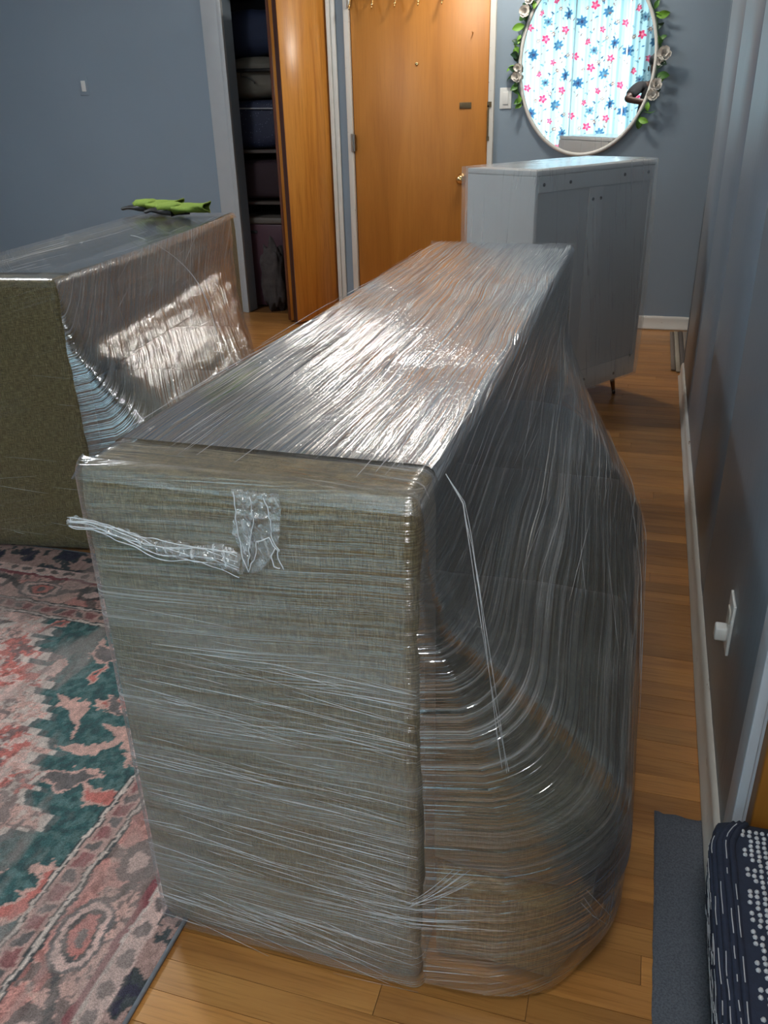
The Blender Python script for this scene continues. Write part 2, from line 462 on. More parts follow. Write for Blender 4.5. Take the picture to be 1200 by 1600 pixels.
# wall behind the camera with the window opening
WX0, WX1, WZ0, WZ1 = -2.95, -0.35, 0.45, 2.60
w = MB(); w.box(XL, WX0, YB - 0.12, YB, 0, ZC); w.box(WX1, XR, YB - 0.12, YB, 0, ZC)
w.box(WX0, WX1, YB - 0.12, YB, 0, WZ0); w.box(WX0, WX1, YB - 0.12, YB, WZ1, ZC)
struct(w.build('wall_back', M_BLUE), 'wall behind the camera')
win = struct(bpy.data.objects.new('window_1', None)); COL.objects.link(win); win['label'] = 'wide white window behind the flowered curtains'
f = MB(); t = 0.05
f.box(WX0, WX1, YB - 0.09, YB - 0.03, WZ0, WZ0 + t); f.box(WX0, WX1, YB - 0.09, YB - 0.03, WZ1 - t, WZ1)
for x in (WX0, WX0 + 0.85, WX1 - 0.85 - t, WX1 - t): f.box(x, x + t, YB - 0.09, YB - 0.03, WZ0 + t, WZ1 - t)
f.build('window_frame', M_WHITE, win)
m, nt, out = new_mat('window_glass')
g1 = N(nt, 'ShaderNodeBsdfTransparent'); g2 = N(nt, 'ShaderNodeBsdfGlossy'); g2.inputs['Roughness'].default_value = 0.02
mx = N(nt, 'ShaderNodeMixShader'); mx.inputs[0].default_value = 0.06
nt.links.new(g1.outputs[0], mx.inputs[1]); nt.links.new(g2.outputs[0], mx.inputs[2]); nt.links.new(mx.outputs[0], out.inputs[0]); M_GLASS = m
for a, b in ((WX0 + t, WX0 + 0.85), (WX0 + 0.85 + t, WX1 - 0.85 - t), (WX1 - 0.85, WX1 - t)):
    boxo('pane', a, b, YB - 0.064, YB - 0.060, WZ0 + t, WZ1 - t, M_GLASS, win)

# baseboards (old paint, slightly wavy edges)
def baseboard(name, p0, p1, nrm, label):
    p0 = Vector(p0); p1 = Vector(p1); nrm = Vector(nrm); L = (p1 - p0).length; d = (p1 - p0) / L
    prof = [(0.0, 0.0), (0.020, 0.0), (0.021, 0.012), (0.013, 0.020), (0.012, 0.068), (0.009, 0.082), (0.0, 0.086)]
    n = max(3, int(L / 0.03)); P = np.zeros((n, len(prof), 3))
    for i in range(n):
        s = L * i / (n - 1); q = p0 + d * s
        for j, (a, h) in enumerate(prof):
            wv = mnoise.noise(Vector((s * 14, j * 3.1, p0.x))) * 0.0018 if j > 0 else 0
            v = q + nrm * (a + wv); P[i, j] = (v.x, v.y, v.z + h + (wv if j else 0))
    return struct(link(name, grid_mesh(name, P), M_BASE), label)
m, nt, out = new_mat('chipped_white_paint'); p = principled(nt, out, (0.6, 0.59, 0.55), 0.4)
f1 = noise_tex(nt, coords(nt, 'Object', (30, 9, 55)), 1.0, 5, 0.7)
r = ramp(nt, [(0.30, (0.16, 0.07, 0.03)), (0.345, (0.62, 0.60, 0.56))]); nt.links.new(f1, r.inputs[0]); nt.links.new(r.outputs[0], p.inputs['Base Color'])
M_BASE = m
baseboard('baseboard_right', (XW, 1.215, 0), (XW, 4.60, 0), (-1, 0, 0), 'chipped white baseboard along the right partition')
baseboard('baseboard_end', (DX1 + 0.05, YW, 0), (XR, YW, 0), (0, -1, 0), 'white baseboard below the round mirror')
baseboard('baseboard_left', (XL, YW, 0), (CX0 - 0.15, YW, 0), (0, -1, 0), 'white baseboard left of the closet')

# casings
def casing(name, x0, x1, z1, mat, label, steps=((0, 1, 0.018), (0.72, 1, 0.028))):
    m = MB()
    for a, b, d in steps: m.box(x0 + (x1 - x0) * a, x0 + (x1 - x0) * b, YW - d, YW, 0, z1)
    return struct(m.build(name, mat, bevel=0.003, seg=2), label)
casing('trim_1', CX0 - 0.15, CX0, DZ + 0.1, M_TRIMGREY, 'tall grey-white casing left of the open closet', ((0, 0.76, 0.016), (0.78, 1, 0.030)))
casing('trim_2', CX1 + 0.002, CX1 + 0.056, DZ + 0.1, M_WHITE, 'white casing between closet and entry door', ((0, 0.45, 0.030), (0.47, 1, 0.018)))
tm = MB(); tm.box(CX0 - 0.15, CX1 + 0.056, YW - 0.02, YW, DZ, DZ + 0.1); struct(tm.build('trim_3', M_WHITE, bevel=0.003), 'closet head casing')
tm = MB(); tm.box(DX0 - 0.035, DX0, YW - 0.035, YW + 0.10, 0, DZ); tm.box(DX1, DX1 + 0.035, YW - 0.035, YW + 0.10, 0, DZ); tm.box(DX0 - 0.035, DX1 + 0.035, YW - 0.035, YW + 0.10, DZ, DZ + 0.05)
frame_o = struct(tm.build('trim_4', M_BASE, bevel=0.003), 'chipped white frame of the entry door')

# entry door
door = struct(bpy.data.objects.new('door_1', None)); COL.objects.link(door); door['label'] = 'orange varnished flat entry door'
boxo('door_leaf', DX0 + 0.004, DX1 - 0.004, YW - 0.012, YW + 0.03, 0.01, DZ - 0.004, M_DOOR, door, 0.002, 1)
yk = YW - 0.012
k = MB(); k.lathe([(0.0, 0.0), (0.034, 0.0), (0.034, 0.006), (0.014, 0.010), (0.011, 0.030), (0.020, 0.038), (0.027, 0.050), (0.026, 0.062), (0.016, 0.070), (0.0, 0.072)], (-1.19, yk, 0.918), (0, -1, 0), 28)
k.build('knob', M_BRASS, door, sm=True)
k = MB(); k.lathe([(0, 0), (0.011, 0), (0.011, 0.004), (0.007, 0.006), (0.0, 0.004)], (-1.484, yk, 1.581), (0, -1, 0), 18); k.build('peephole', M_BRASS, door, sm=True)
boxo('name_plate', -1.21, -1.135, yk - 0.004, yk, 1.325, 1.36, M_RUST, door, 0.003)
k = MB(); k.tube([(-1.133, yk, 1.735), (-1.133, yk - 0.02, 1.73), (-1.133, yk - 0.028, 1.74)], 0.0025, 6); k.build('nail', M_BRASS, door, sm=True)
for z in (1.14, 1.955):
    k = MB(); k.tube([(DX0 - 0.003, YW - 0.038, z - 0.055), (DX0 - 0.003, YW - 0.038, z + 0.055)], 0.007, 8); k.box(DX0 - 0.012, DX0 + 0.012, YW - 0.037, YW - 0.010, z - 0.05, z + 0.05)
    k.build('hinge', M_STEEL, door)
k = MB(); k.box(DX1 - 0.004, DX1 + 0.022, YW - 0.040, YW - 0.034, 1.33, 1.36); k.box(DX1 - 0.002, DX1 + 0.008, YW - 0.040, YW - 0.034, 1.16, 1.34); k.box(DX1 - 0.004, DX1 + 0.012, YW - 0.040, YW - 0.034, 1.14, 1.165)
k.build('strike_plate', M_RUST, frame_o)

# hook rack on the door: only the hook tips reach into the frame
rack = thing('hook_rack', 'brass coat hook rack fixed across the top of the orange door', 'hook rack', (-1.60, yk, 1.925))
boxo('rail', -0.34, 0.34, -0.014, 0.0, 0.03, 0.075, M_BRASS, rack, 0.003)
for i in range(5):
    x = -0.29 + i * 0.145
    k = MB(); pts = []
    for a in range(0, 9):
        t = a / 8; pts.append((x, -0.014 - 0.055 * math.sin(t * math.pi * 0.75) - 0.012 * t, 0.05 - 0.10 * math.sin(t * math.pi * 0.62) + (0.05 * max(0, t - 0.55))))
    k.tube(pts, 0.0045, 8); k.lathe([(0, -0.009), (0.006, -0.007), (0.009, 0), (0.006, 0.007), (0, 0.009)], pts[-1], (0, 0, 1), 10)
    k.build('hook', M_BRASS, rack, sm=True)

# folded closet door (two leaves standing out from the right jamb)
bif = thing('bifold_door', 'amber wooden folding closet door standing half open', 'closet door', (CX1 - 0.004, YW - 0.005, 0.0))
d1 = Vector((-0.52, -0.854, 0)); n1 = Vector((-0.854, 0.52, 0))
def leaf(name, o, d, n, L, th, mat):
    o = Vector(o); m = MB(); z0, z1 = 0.015, DZ - 0.02
    c = [o, o + d * L, o + d * L + n * th, o + n * th]
    m.add([(q.x, q.y, z0) for q in c] + [(q.x, q.y, z1) for q in c], [(0, 3, 2, 1), (4, 5, 6, 7), (0, 1, 5, 4), (1, 2, 6, 5), (2, 3, 7, 6), (3, 0, 4, 7)])
    return m.build(name, mat, bif, bevel=0.002, seg=1)
leaf('door_panel', (0, 0, 0), d1, n1, 0.375, 0.030, M_BIFOLD)
leaf('edge_strip', d1 * 0.3755, d1, n1, 0.004, 0.042, M_EDGE2)
d2 = (d1 * 1 + n1 * 0.13).normalized(); n2 = Vector((d2.y, -d2.x, 0))
if n2.dot(n1) < 0: n2 = -n2
o2 = d1 * 0.005 + n1 * 0.040
leaf('door_panel', o2, d2, n2, 0.365, 0.030, M_BIFOLD)
leaf('edge_strip', o2 + d2 * 0.366, d2, n2, 0.004, 0.038, M_EDGE)

# ------------------------------------------------------------------ closet contents, base colours darkened for the closet's shade
sh = thing('closet_shelf', 'dark wooden shelf low in the closet', 'shelf', (0, 0, 0))
boxo('shelf_board', CX0 - 0.29, CX1 + 0.015, 5.92, 6.39, 0.73, 0.75, plain('shelf_wood', (0.05, 0.035, 0.03), 0.6, 0, 8, 0.2), sh)
sh = thing('closet_shelf', 'dark wooden shelf high in the closet with navy bag on it', 'shelf', (0, 0, 0))
boxo('shelf_board', CX0 - 0.29, CX1 + 0.015, 5.92, 6.39, 1.075, 1.095, MATS['shelf_wood'], sh)
def blob(name, c, s, mat, amp=0.08, freq=5, parent=None, nu=28, nv=16, sq=0.5, seed=0):
    P = np.zeros((nu, nv, 3))
    for i in range(nu):
        for j in range(nv):
            a = 2 * math.pi * i / nu; b = -math.pi / 2 + math.pi * j / (nv - 1)
            sg = lambda q, e: math.copysign(abs(q) ** e, q)
            x = sg(math.cos(b), sq) * sg(math.cos(a), sq); y = sg(math.cos(b), sq) * sg(math.sin(a), sq); z = sg(math.sin(b), sq)
            k = 1 + amp * mnoise.noise(Vector((x * freq * 0.3 + seed, y * freq * 0.3, z * freq * 0.3)))
            P[i, j] = (c[0] + s[0] * x * k, c[1] + s[1] * y * k, c[2] + s[2] * z * k)
    return link(name, grid_mesh(name, P, closed_u=True), mat, parent)
m, nt, out = new_mat('navy_speckled'); p = principled(nt, out, (0.01, 0.013, 0.035), 0.7)
v = N(nt, 'ShaderNodeTexVoronoi'); v.inputs['Scale'].default_value = 60; nt.links.new(coords(nt), v.inputs['Vector'])
r = ramp(nt, [(0.12, (0.16, 0.17, 0.24)), (0.2, (0.010, 0.014, 0.04))]); nt.links.new(v.outputs['Distance'], r.inputs[0]); nt.links.new(r.outputs[0], p.inputs['Base Color'])
M_NAVYSP = m
bag = thing('storage_bag', 'navy speckled cloth storage bag stuffed on the closet shelf', 'bag', (-2.72, 6.13, 1.10))
blob('bag_body', (0, 0, 0.16), (0.27, 0.17, 0.155), M_NAVYSP, 0.10, 6, bag, sq=0.35)
k = MB(); k.tube([(-0.25, -0.182, 0.265), (-0.1, -0.186, 0.262), (0.1, -0.186, 0.258), (0.25, -0.182, 0.25)], 0.005, 6); k.build('piping', plain('grey_piping', (0.3, 0.3, 0.33), 0.5), bag, sm=True)
M_BEIGE = plain('shaded_beige_linen', (0.095, 0.085, 0.07), 0.8, 0, 20, 0.15)
pil = tag(blob('pillow', (-2.72, 6.13, 1.55), (0.29, 0.16, 0.13), M_BEIGE, 0.12, 5, sq=0.6, seed=3), 'beige bundled bedding lying on top of the navy bag', 'bedding')
tag(blob('navy_blanket', (-2.74, 6.15, 1.83), (0.28, 0.15, 0.14), plain('deep_navy', (0.005, 0.012, 0.04), 0.8, 0, 12, 0.2), 0.12, 6, sq=0.55, seed=8), 'dark blue blanket on top of the beige bedding', 'blanket')
rod = thing('closet_rail', 'dark metal hanging rail across the closet', 'rail', (0, 0, 0))
k = MB(); k.tube([(CX0 - 0.29, 5.93, 1.60), (CX1 + 0.015, 5.93, 1.585)], 0.012, 10); k.build('rod', M_BLACK, rod, sm=True)
k = MB(); pts = [(-2.80 + 0.0, 5.93, 1.60)] + [(-2.80 + 0.10 * math.sin(a), 5.93, 1.56 - 0.05 * (1 - math.cos(a))) for a in np.linspace(0, 1.5, 7)]
k.tube(pts, 0.004, 6); k.build('rod_clip', M_BLACK, rod, sm=True)
bin_ = thing('plastic_bin', 'mauve plastic bin with a slotted handle on the closet floor', 'bin', (-2.66, 6.08, 0.0))
M_MAUVE = plain('shaded_mauve_plastic', (0.075, 0.035, 0.048), 0.4, 0, 5, 0.06)
mm = MB(); z0, z1 = 0.005, 0.60
for (a, b) in ((0.20, 0.24),):
    c0 = [(-a, -0.19, z0), (a, -0.19, z0), (a, 0.19, z0), (-a, 0.19, z0)]; c1 = [(-b, -0.21, z1), (b, -0.21, z1), (b, 0.21, z1), (-b, 0.21, z1)]
    mm.add(c0 + c1, [(0, 3, 2, 1), (0, 1, 5, 4), (1, 2, 6, 5), (2, 3, 7, 6), (3, 0, 4, 7), (4, 5, 6, 7)])
mm.build('bin_body', M_MAUVE, bin_, bevel=0.012, seg=2)
boxo('lid', -0.25, 0.25, -0.22, 0.22, 0.602, 0.645, plain('shaded_cream_plastic', (0.10, 0.085, 0.075), 0.45), bin_, 0.01)
boxo('handle_slot', -0.19, -0.09, -0.217, -0.203, 0.535, 0.555, M_BLACK, bin_, 0.004)
tag(blob('stuffed_toy', (-2.60, 5.765, 0.24), (0.08, 0.055, 0.235), plain('mottled_grey', (0.05, 0.042, 0.042), 0.9, 0, 25, 0.7), 0.5, 9, sq=0.8, seed=5), 'mottled grey bundle leaning against the mauve bin', 'bundle')
tag(blob('dark_box', (-2.66, 6.1, 0.895), (0.26, 0.17, 0.13), plain('wine_cloth', (0.018, 0.006, 0.011), 0.8, 0, 8, 0.2), 0.06, 4, sq=0.3, seed=6), 'dark wine cloth bundle on the low closet shelf', 'bundle')

# ------------------------------------------------------------------ switches and outlet
def switch(name, label, x, z, wall_painted=False):
    o = thing(name, label, 'switch', (x, YW, z))
    boxo('plate', -0.036, 0.036, -0.006, 0.0, -0.058, 0.058, M_BLUE if wall_painted else M_SWITCH, o, 0.002)
    boxo('rocker', -0.017, 0.017, -0.010, -0.005, -0.034, 0.034, M_SWITCH, o, 0.002)
switch('light_switch', 'white light switch on the wall left of the round mirror', -0.925, 1.376)
switch('light_switch', 'small white rocker switch alone on the blue wall left of the closet', -3.895, 1.53, True)
ou = thing('wall_outlet', 'white wall outlet with a plug on the right partition', 'outlet', (XW, 1.613, 0.352))
boxo('plate', -0.006, 0.0, -0.036, 0.036, -0.060, 0.060, M_SWITCH, ou, 0.002)
boxo('socket', -0.009, -0.005, -0.018, 0.018, 0.006, 0.034, plain('ivory', (0.55, 0.53, 0.48), 0.4), ou, 0.002)
boxo('plug', -0.030, -0.005, -0.014, 0.014, -0.040, -0.008, M_SWITCH, ou, 0.005)

# ------------------------------------------------------------------ doorway on the right, door swung into the passage
tm = MB(); tm.box(XW - 0.016, XW, 1.144, 1.212, 0, DZ + 0.07); tm.box(XW - 0.016, XW, 0.30 - 0.07, 0.30, 0, DZ + 0.07); tm.box(XW - 0.016, XW, 0.30, 1.144, DZ, DZ + 0.07)
tm.box(XW, XW + 0.11, 1.150, 1.22, 0, DZ)
struct(tm.build('trim_5', plain('blue_white_paint', (0.52, 0.58, 0.66), 0.35), bevel=0.002), 'pale blue-white casing of the doorway on the right')
d2o = struct(bpy.data.objects.new('door_2', None)); COL.objects.link(d2o); d2o['label'] = 'orange wooden door swung open beside the right doorway'
boxo('door_leaf', XW + 0.004, XW + 0.80, 1.105, 1.145, 0.012, DZ - 0.01, M_DOOR, d2o, 0.002, 1)

# ------------------------------------------------------------------ rug
def srgb(r, g, b):
    c = np.array([r, g, b]) / 255.0
    return np.where(c <= 0.04045, c / 12.92, ((c + 0.055) / 1.055) ** 2.4)

def vnoise(x, y, seed=0):
    """smooth value noise on arrays"""
    r = np.random.default_rng(seed); T = r.random((256, 256))
    xi = np.floor(x).astype(int); yi = np.floor(y).astype(int); fx = x - xi; fy = y - yi
    fx = fx * fx * (3 - 2 * fx); fy = fy * fy * (3 - 2 * fy)
    g = lambda a, b: T[a % 256, b % 256]
    return (g(xi, yi) * (1 - fx) + g(xi + 1, yi) * fx) * (1 - fy) + (g(xi, yi + 1) * (1 - fx) + g(xi + 1, yi + 1) * fx) * fy
def fbm(x, y, seed=0, n=4):
    s = 0; a = 0.5; t = 0
    for k in range(n):
        s = s + a * vnoise(x * 2 ** k, y * 2 ** k, seed + k); t += a; a *= 0.55
    return s / t

RX1, RX0, RY1, RY0 = -0.685, -2.95, 2.085, -1.0
def rug_color(X, Y):
    teal = srgb(66, 98, 99); teal2 = srgb(108, 132, 130); pink = srgb(205, 165, 155); salmon = srgb(196, 120, 112); cream = srgb(205, 190, 182)
    grey = srgb(112, 106, 106); dark = srgb(72, 76, 78); red = srgb(138, 84, 88); blush = srgb(214, 182, 174)
    C = np.zeros(X.shape + (3,))
    wob = (fbm(X * 34, Y * 34, 3) - 0.5) * 0.020
    d = np.minimum(RX1 - X, RY1 - 0.08 - Y) + wob                       # distance to the rug's edge
    along = np.where(RX1 - X < RY1 - 0.08 - Y, Y, X) + (fbm(X * 22, Y * 22, 8) - 0.5) * 0.05                    # position along the border
    n1 = fbm(X * 9, Y * 9, 20); n2 = fbm(X * 26, Y * 26, 40); n3 = fbm(X * 60, Y * 60, 60, 3)
    def put(mask, col, mix=1.0):
        C[mask] = C[mask] * (1 - mix) + np.asarray(col) * mix
    # ---- field
    C[:] = teal
    put(n3 > 0.55, teal2, 0.5); put(n3 < 0.38, dark, 0.4)
    rs = np.random.default_rng(5)
    # pink leaf and arm motifs scattered over the field
    for k in range(420):
        cx = rs.uniform(RX0, RX1); cy = rs.uniform(RY0, RY1); a = rs.choice([0.25, -0.5, 0.9, 1.4, 2.2, 2.7]) + rs.normal(0, 0.15)
        L = rs.uniform(0.03, 0.10); Wd = L * rs.uniform(0.22, 0.4)
        u = (X - cx) * math.cos(a) + (Y - cy) * math.sin(a); v = -(X - cx) * math.sin(a) + (Y - cy) * math.cos(a)
        v = v - 0.35 * u * u / L + (n2 - 0.5) * 0.07; u = u + (n1 - 0.5) * 0.08
        q = np.abs(u / L) ** 1.3 + np.abs(v / Wd) ** 1.1
        col = [pink, salmon, pink, blush, grey][rs.integers(5)]
        put(q < 1.0, pink); put(q < 0.72, col); 
        if rs.random() < 0.5: put(q < 0.28, grey if rs.random() < 0.5 else teal)
    # ---- stepped medallion reaching in from the left
    st = np.round((Y - 1.03) / 0.055) * 0.055
    mx = -1.12 - 0.70 * np.abs(st) - 0.02 * np.sign(np.sin((Y) * 60)) + (n1 - 0.5) * 0.10
    md = mx - X
    put(md > -0.035, grey, 0.55); put((md > -0.012) & (md < 0.012), cream)
    ins = md >= 0.012
    put(ins, salmon); put(ins & (n1 > 0.50), pink); put(ins & (n2 > 0.60), blush); put(ins & (n2 < 0.40), grey, 0.8); put(ins & (np.abs(n2 - 0.47) < 0.012), dark, 0.6); put(ins & (np.abs(n1 - 0.55) < 0.010), cream, 0.8); put(ins & (n3 > 0.66), cream, 0.8)
    put(ins & (md > 0.16) & (md < 0.185), cream); put(ins & (md > 0.185) & (md < 0.21), dark, 0.7)
    put(ins & (md > 0.21) & (n1 < 0.47), teal, 0.8)
    # ---- border
    b = d < 0.300
    put(b, grey, 0.8)
    put((d < 0.300) & (d > 0.284), dark); put((d < 0.296) & (d > 0.288), cream)
    nar = (d < 0.284) & (d > 0.240)
    put(nar, pink, 0.75)
    ph = (along * 14) % 1.0
    put(nar & (np.abs(ph - 0.5) < 0.22) & (np.abs(d - 0.262) < 0.014), red, 0.8)
    put(nar & (np.abs(((along * 14 + 0.5) % 1.0) - 0.5) < 0.16) & (np.abs(d - 0.262) < 0.012), grey)
    put((d < 0.240) & (d > 0.222), dark, 0.85); put((d < 0.236) & (d > 0.229), cream)
    wide = (d < 0.222) & (d > 0.096)
    put(wide, pink)
    sc = 0.159 + 0.040 * np.sin(along * 2 * np.pi / 0.36)
    put(wide & (n2 > 0.55), dark, 0.75); put(wide & (np.abs(n2 - 0.44) < 0.014), dark, 0.7); put(wide & (n1 > 0.62), salmon, 0.5)
    put(wide & (np.abs(d - sc) < 0.011), dark, 0.9)
    t = ((along + 0.09) / 0.36) % 1.0 - 0.5; q = np.sqrt((t * 0.36 / 0.062) ** 2 + ((d - 0.165) / 0.040) ** 2)
    put(wide & (q < 1.25), grey); put(wide & (q < 1.05), blush); put(wide & (q < 0.8), dark); put(wide & (q < 0.62), salmon); put(wide & (q < 0.28), grey)
    t = ((along + 0.27) / 0.36) % 1.0 - 0.5; q = np.sqrt((t * 0.36 / 0.05) ** 2 + ((d - 0.155) / 0.034) ** 2)
    put(wide & (q < 1.0), dark, 0.85); put(wide & (q < 0.55), blush)
    put((d < 0.100) & (d > 0.086), red); put((d < 0.086) & (d > 0.080), cream)
    dot = (d < 0.080) & (d > 0.044)
    put(dot, blush, 0.9); q = np.sqrt(((((along / 0.055) % 1) - 0.5) * 0.055 / 0.017) ** 2 + ((d - 0.062) / 0.012) ** 2); put(dot & (q < 1), dark, 0.8)
    out_ = (d <= 0.044); put(out_, dark); put(out_ & (n2 > 0.52), pink, 0.6); put(out_ & (n2 < 0.40), srgb(60, 58, 72))
    # wear and faded speckle
    C *= (0.74 + 0.80 * fbm(X * 120, Y * 70, 90, 3))[..., None]
    wear = np.clip((fbm(X * 16, Y * 4, 70) - 0.52) * 3.0, 0, 0.5)[..., None]
    C = C * (1 - wear) + np.asarray(srgb(176, 158, 152)) * wear
    return C
def rug_patch(x0, x1, y0, y1, step):
    nx = int((x1 - x0) / step) + 1; ny = int((y1 - y0) / step) + 1
    X, Y = np.meshgrid(np.linspace(x0, x1, nx), np.linspace(y0, y1, ny), indexing='ij')
    Z = 0.0085 + 0.0015 * (fbm(X * 200, Y * 200, 7, 2) - 0.5)
    e = np.minimum.reduce([X - RX0, RX1 - X, Y - RY0, RY1 - Y]); Z = np.where(e < 0.004, 0.001, Z)
    return grid_mesh('rug', np.stack([X, Y, Z], -1), col=rug_color(X, Y))
M_RUG = attr_mat('rug_pile', 0.95, 0.6)
rug = thing('patterned_rug', 'teal and pink oriental patterned rug with scrolled border', 'rug')
SX = -2.35
link('pile', rug_patch(SX, RX1, 0.42, RY1, 0.0042), M_RUG, rug)
link('pile', rug_patch(RX0, SX, 0.42, RY1, 0.016), M_RUG, rug)
link('pile', rug_patch(RX0, RX1, RY0, 0.42, 0.014), M_RUG, rug)
M_BIND = plain('grey_binding', (0.16, 0.17, 0.19), 0.8, 0, 90, 0.3)
k = MB(); k.tube([(RX0, RY1, 0.005), (RX1, RY1, 0.005), (RX1, RY0, 0.005)], 0.0048, 8); k.build('binding', M_BIND, rug, sm=True)

# ------------------------------------------------------------------ grey mat and striped mat
mat_o = thing('floor_mat', 'plain grey felt mat lying in the right doorway', 'mat')
m, nt, out = new_mat('grey_felt'); p = principled(nt, out, (0.10, 0.115, 0.14), 0.95, 0, 0.1)
f1 = noise_tex(nt, coords(nt), 300, 3, 0.7); r = ramp(nt, [(0.3, (0.075, 0.085, 0.105)), (0.7, (0.155, 0.17, 0.20))]); nt.links.new(f1, r.inputs[0]); nt.links.new(r.outputs[0], p.inputs['Base Color'])
nt.links.new(bump(nt, f1, 0.5, 0.003), p.inputs['Normal']); M_FELT = m
nx, ny = 24, 60
X, Y = np.meshgrid(np.linspace(0.137, 0.232, nx), np.linspace(0.45, 1.400, ny), indexing='ij')
fr = np.where(np.arange(ny) == ny - 1, 1, 0)[None, :] * (vnoise(X * 90, Y * 0 + 3, 9) - 0.5) * 0.008
P = np.stack([X + (vnoise(Y * 40, X * 0, 2) - 0.5) * 0.002 * (X < 0.14), Y + fr, np.full_like(X, 0.006)], -1)
P[0, :, 2] = 0.001; P[:, -1, 2] = 0.001; P[:, 0, 2] = 0.001; P[-1, :, 2] = 0.001
link('felt', grid_mesh('felt', P), M_FELT, mat_o)
X, Y = np.meshgrid(np.linspace(0.2318, 0.70, 20), np.linspace(0.45, 1.100, 30), indexing='ij')
P = np.stack([X, Y, np.full_like(X, 0.006)], -1); P[-1, :, 2] = 0.001; P[:, 0, 2] = 0.001; P[:, -1, 2] = 0.001
link('felt', grid_mesh('felt', P), M_FELT, mat_o)
sm_o = thing('striped_mat', 'small striped brown doormat at the far corner', 'mat')
for i in range(9):
    x = 0.195 + i * 0.026
    c = [(0.17, 0.13, 0.10), (0.32, 0.27, 0.21), (0.10, 0.08, 0.07), (0.26, 0.21, 0.17)][i % 4]
    k = MB(); n = 14; pts = [(x, 4.70 + 0.92 * a / n, 0.009 + 0.002 * math.sin(a * 2.1 + i)) for a in range(n + 1)]
    k.box(x, x + 0.025, 4.70 + (0.03 if i == 0 else 0), 5.62 - (0.02 if i == 0 else 0), 0.0005, 0.011)
    k.build('stripe', plain('mat_stripe_%d' % (i % 4), c, 0.9, 0, 120, 0.3), sm_o, bevel=0.003, seg=1)

# ------------------------------------------------------------------ navy woven floor cushion
pf = thing('floor_cushion', 'navy woven floor cushion with white dotted zigzags in the right doorway', 'cushion', (0.195, 0.62, 0.007))
M_NAVY = plain('navy_cotton', (0.012, 0.020, 0.045), 0.85, 0, 90, 0.3, 0.3)
PX, PY, PZ = 0.50, 0.480, 0.300
def rbox(sx, sy, sz, r, n=14, puff=0.0):
    """rounded soft block from 0..s"""
    bm = bmesh.new(); bmesh.ops.create_cube(bm, size=2.0)
    bmesh.ops.subdivide_edges(bm, edges=list(bm.edges), cuts=n, use_grid_fill=True)
    for v in bm.verts:
        p = v.co.copy(); q = Vector()
        # pack subdivisions into the rounded rim
        for a, s in ((0, sx), (1, sy), (2, sz)):
            h = s / 2; t = p[a]
            q[a] = math.copysign(abs(t) ** 0.75, t) * h
        inner = Vector([max(-(s / 2 - r), min(s / 2 - r, q[a])) for a, s in ((0, sx), (1, sy), (2, sz))])
        dlt = q - inner
        if dlt.length > 1e-9: q = inner + dlt.normalized() * min(r, max(abs(dlt.x), abs(dlt.y), abs(dlt.z)))
        if puff:
            fx = 1 - (2 * q.x / sx) ** 2; fy = 1 - (2 * q.y / sy) ** 2
            q.z += puff * max(0, fx) ** 0.6 * max(0, fy) ** 0.6 * (1 if q.z > 0 else -0.3)
        v.co = q + Vector((sx / 2, sy / 2, sz / 2))
    me = bpy.data.meshes.new('rbox'); bm.to_mesh(me); bm.free(); smooth(me); return me
def tuck(z): return 0.048 * max(0.0, 1 - z / PZ) ** 1.6      # the side leans in towards the floor
bme = rbox(PX, PY, PZ, 0.022, 14, 0.012)
for v in bme.vertices:
    if v.co.x < PX / 2: v.co.x += tuck(v.co.z) * (1 - 2 * v.co.x / PX)
link('body', bme, M_NAVY, pf)
def edge_in(z): return tuck(z) + 0.040 * (1 - math.sqrt(max(0, 1 - max(0, (z - PZ + 0.04) / 0.04) ** 2)))
def rim(t):
    """point on the cushion's side profile, t 0 at the floor .. 1 on the top"""
    d = t * (PZ - 0.02 + 0.0314 + 0.012)
    if d < PZ - 0.02: return (tuck(d), d)
    d -= PZ - 0.02
    if d < 0.0314: a = d / 0.02; return (0.02 - 0.02 * math.cos(a), PZ - 0.02 + 0.02 * math.sin(a))
    return (0.02 + d - 0.0314, PZ + 0.001)
yarn = MB(); st = MB(); NY = 36
M_WYARN = plain('white_cotton', (0.50, 0.52, 0.56), 0.9, 0, 60, 0.2)
for i in range(NY):
    xx, zz = rim((i + 0.4) / NY); pts = []
    for a in range(33):
        yy = 0.012 + (PY - 0.024) * a / 32
        wob_ = 0.0045 * mnoise.noise(Vector((a * 0.35, i * 2.7, 0.0))); e_ = 0.025 * (1 - min(1, min(a, 32 - a) / 4.0)) ** 2
        pts.append((xx - 0.002 + wob_ * 0.4 + e_, yy, zz + wob_ * (1 if zz < PZ - 0.02 else 0) + 0.001))
    yarn.tube(pts, 0.0058, 6)
    nx_ = Vector((-1, 0, 0)) if zz < PZ - 0.02 else Vector((min(0, xx - 0.02), 0, max(0.001, zz - PZ + 0.02))).normalized()
    a = random.uniform(0, 2)
    while a < 30:
        l = random.uniform(0.6, 4.5)
        if random.random() < 0.7:
            q0 = [Vector(pts[min(32, int(a + l * w / 4))]).lerp(Vector(pts[min(32, int(a + l * w / 4) + 1)]), (a + l * w / 4) % 1.0) + nx_ * 0.0056 for w in range(5)]
            if (q0[-1] - q0[0]).length > 0.004: st.tube(q0, 0.0007, 4)
        a += l + random.uniform(0.3, 2.2)
yo = yarn.build('side_yarn', M_NAVY, pf, sm=True); yo['kind'] = 'stuff'
so = st.build('white_stitches', M_WYARN, pf); so['kind'] = 'stuff'
dots = MB()
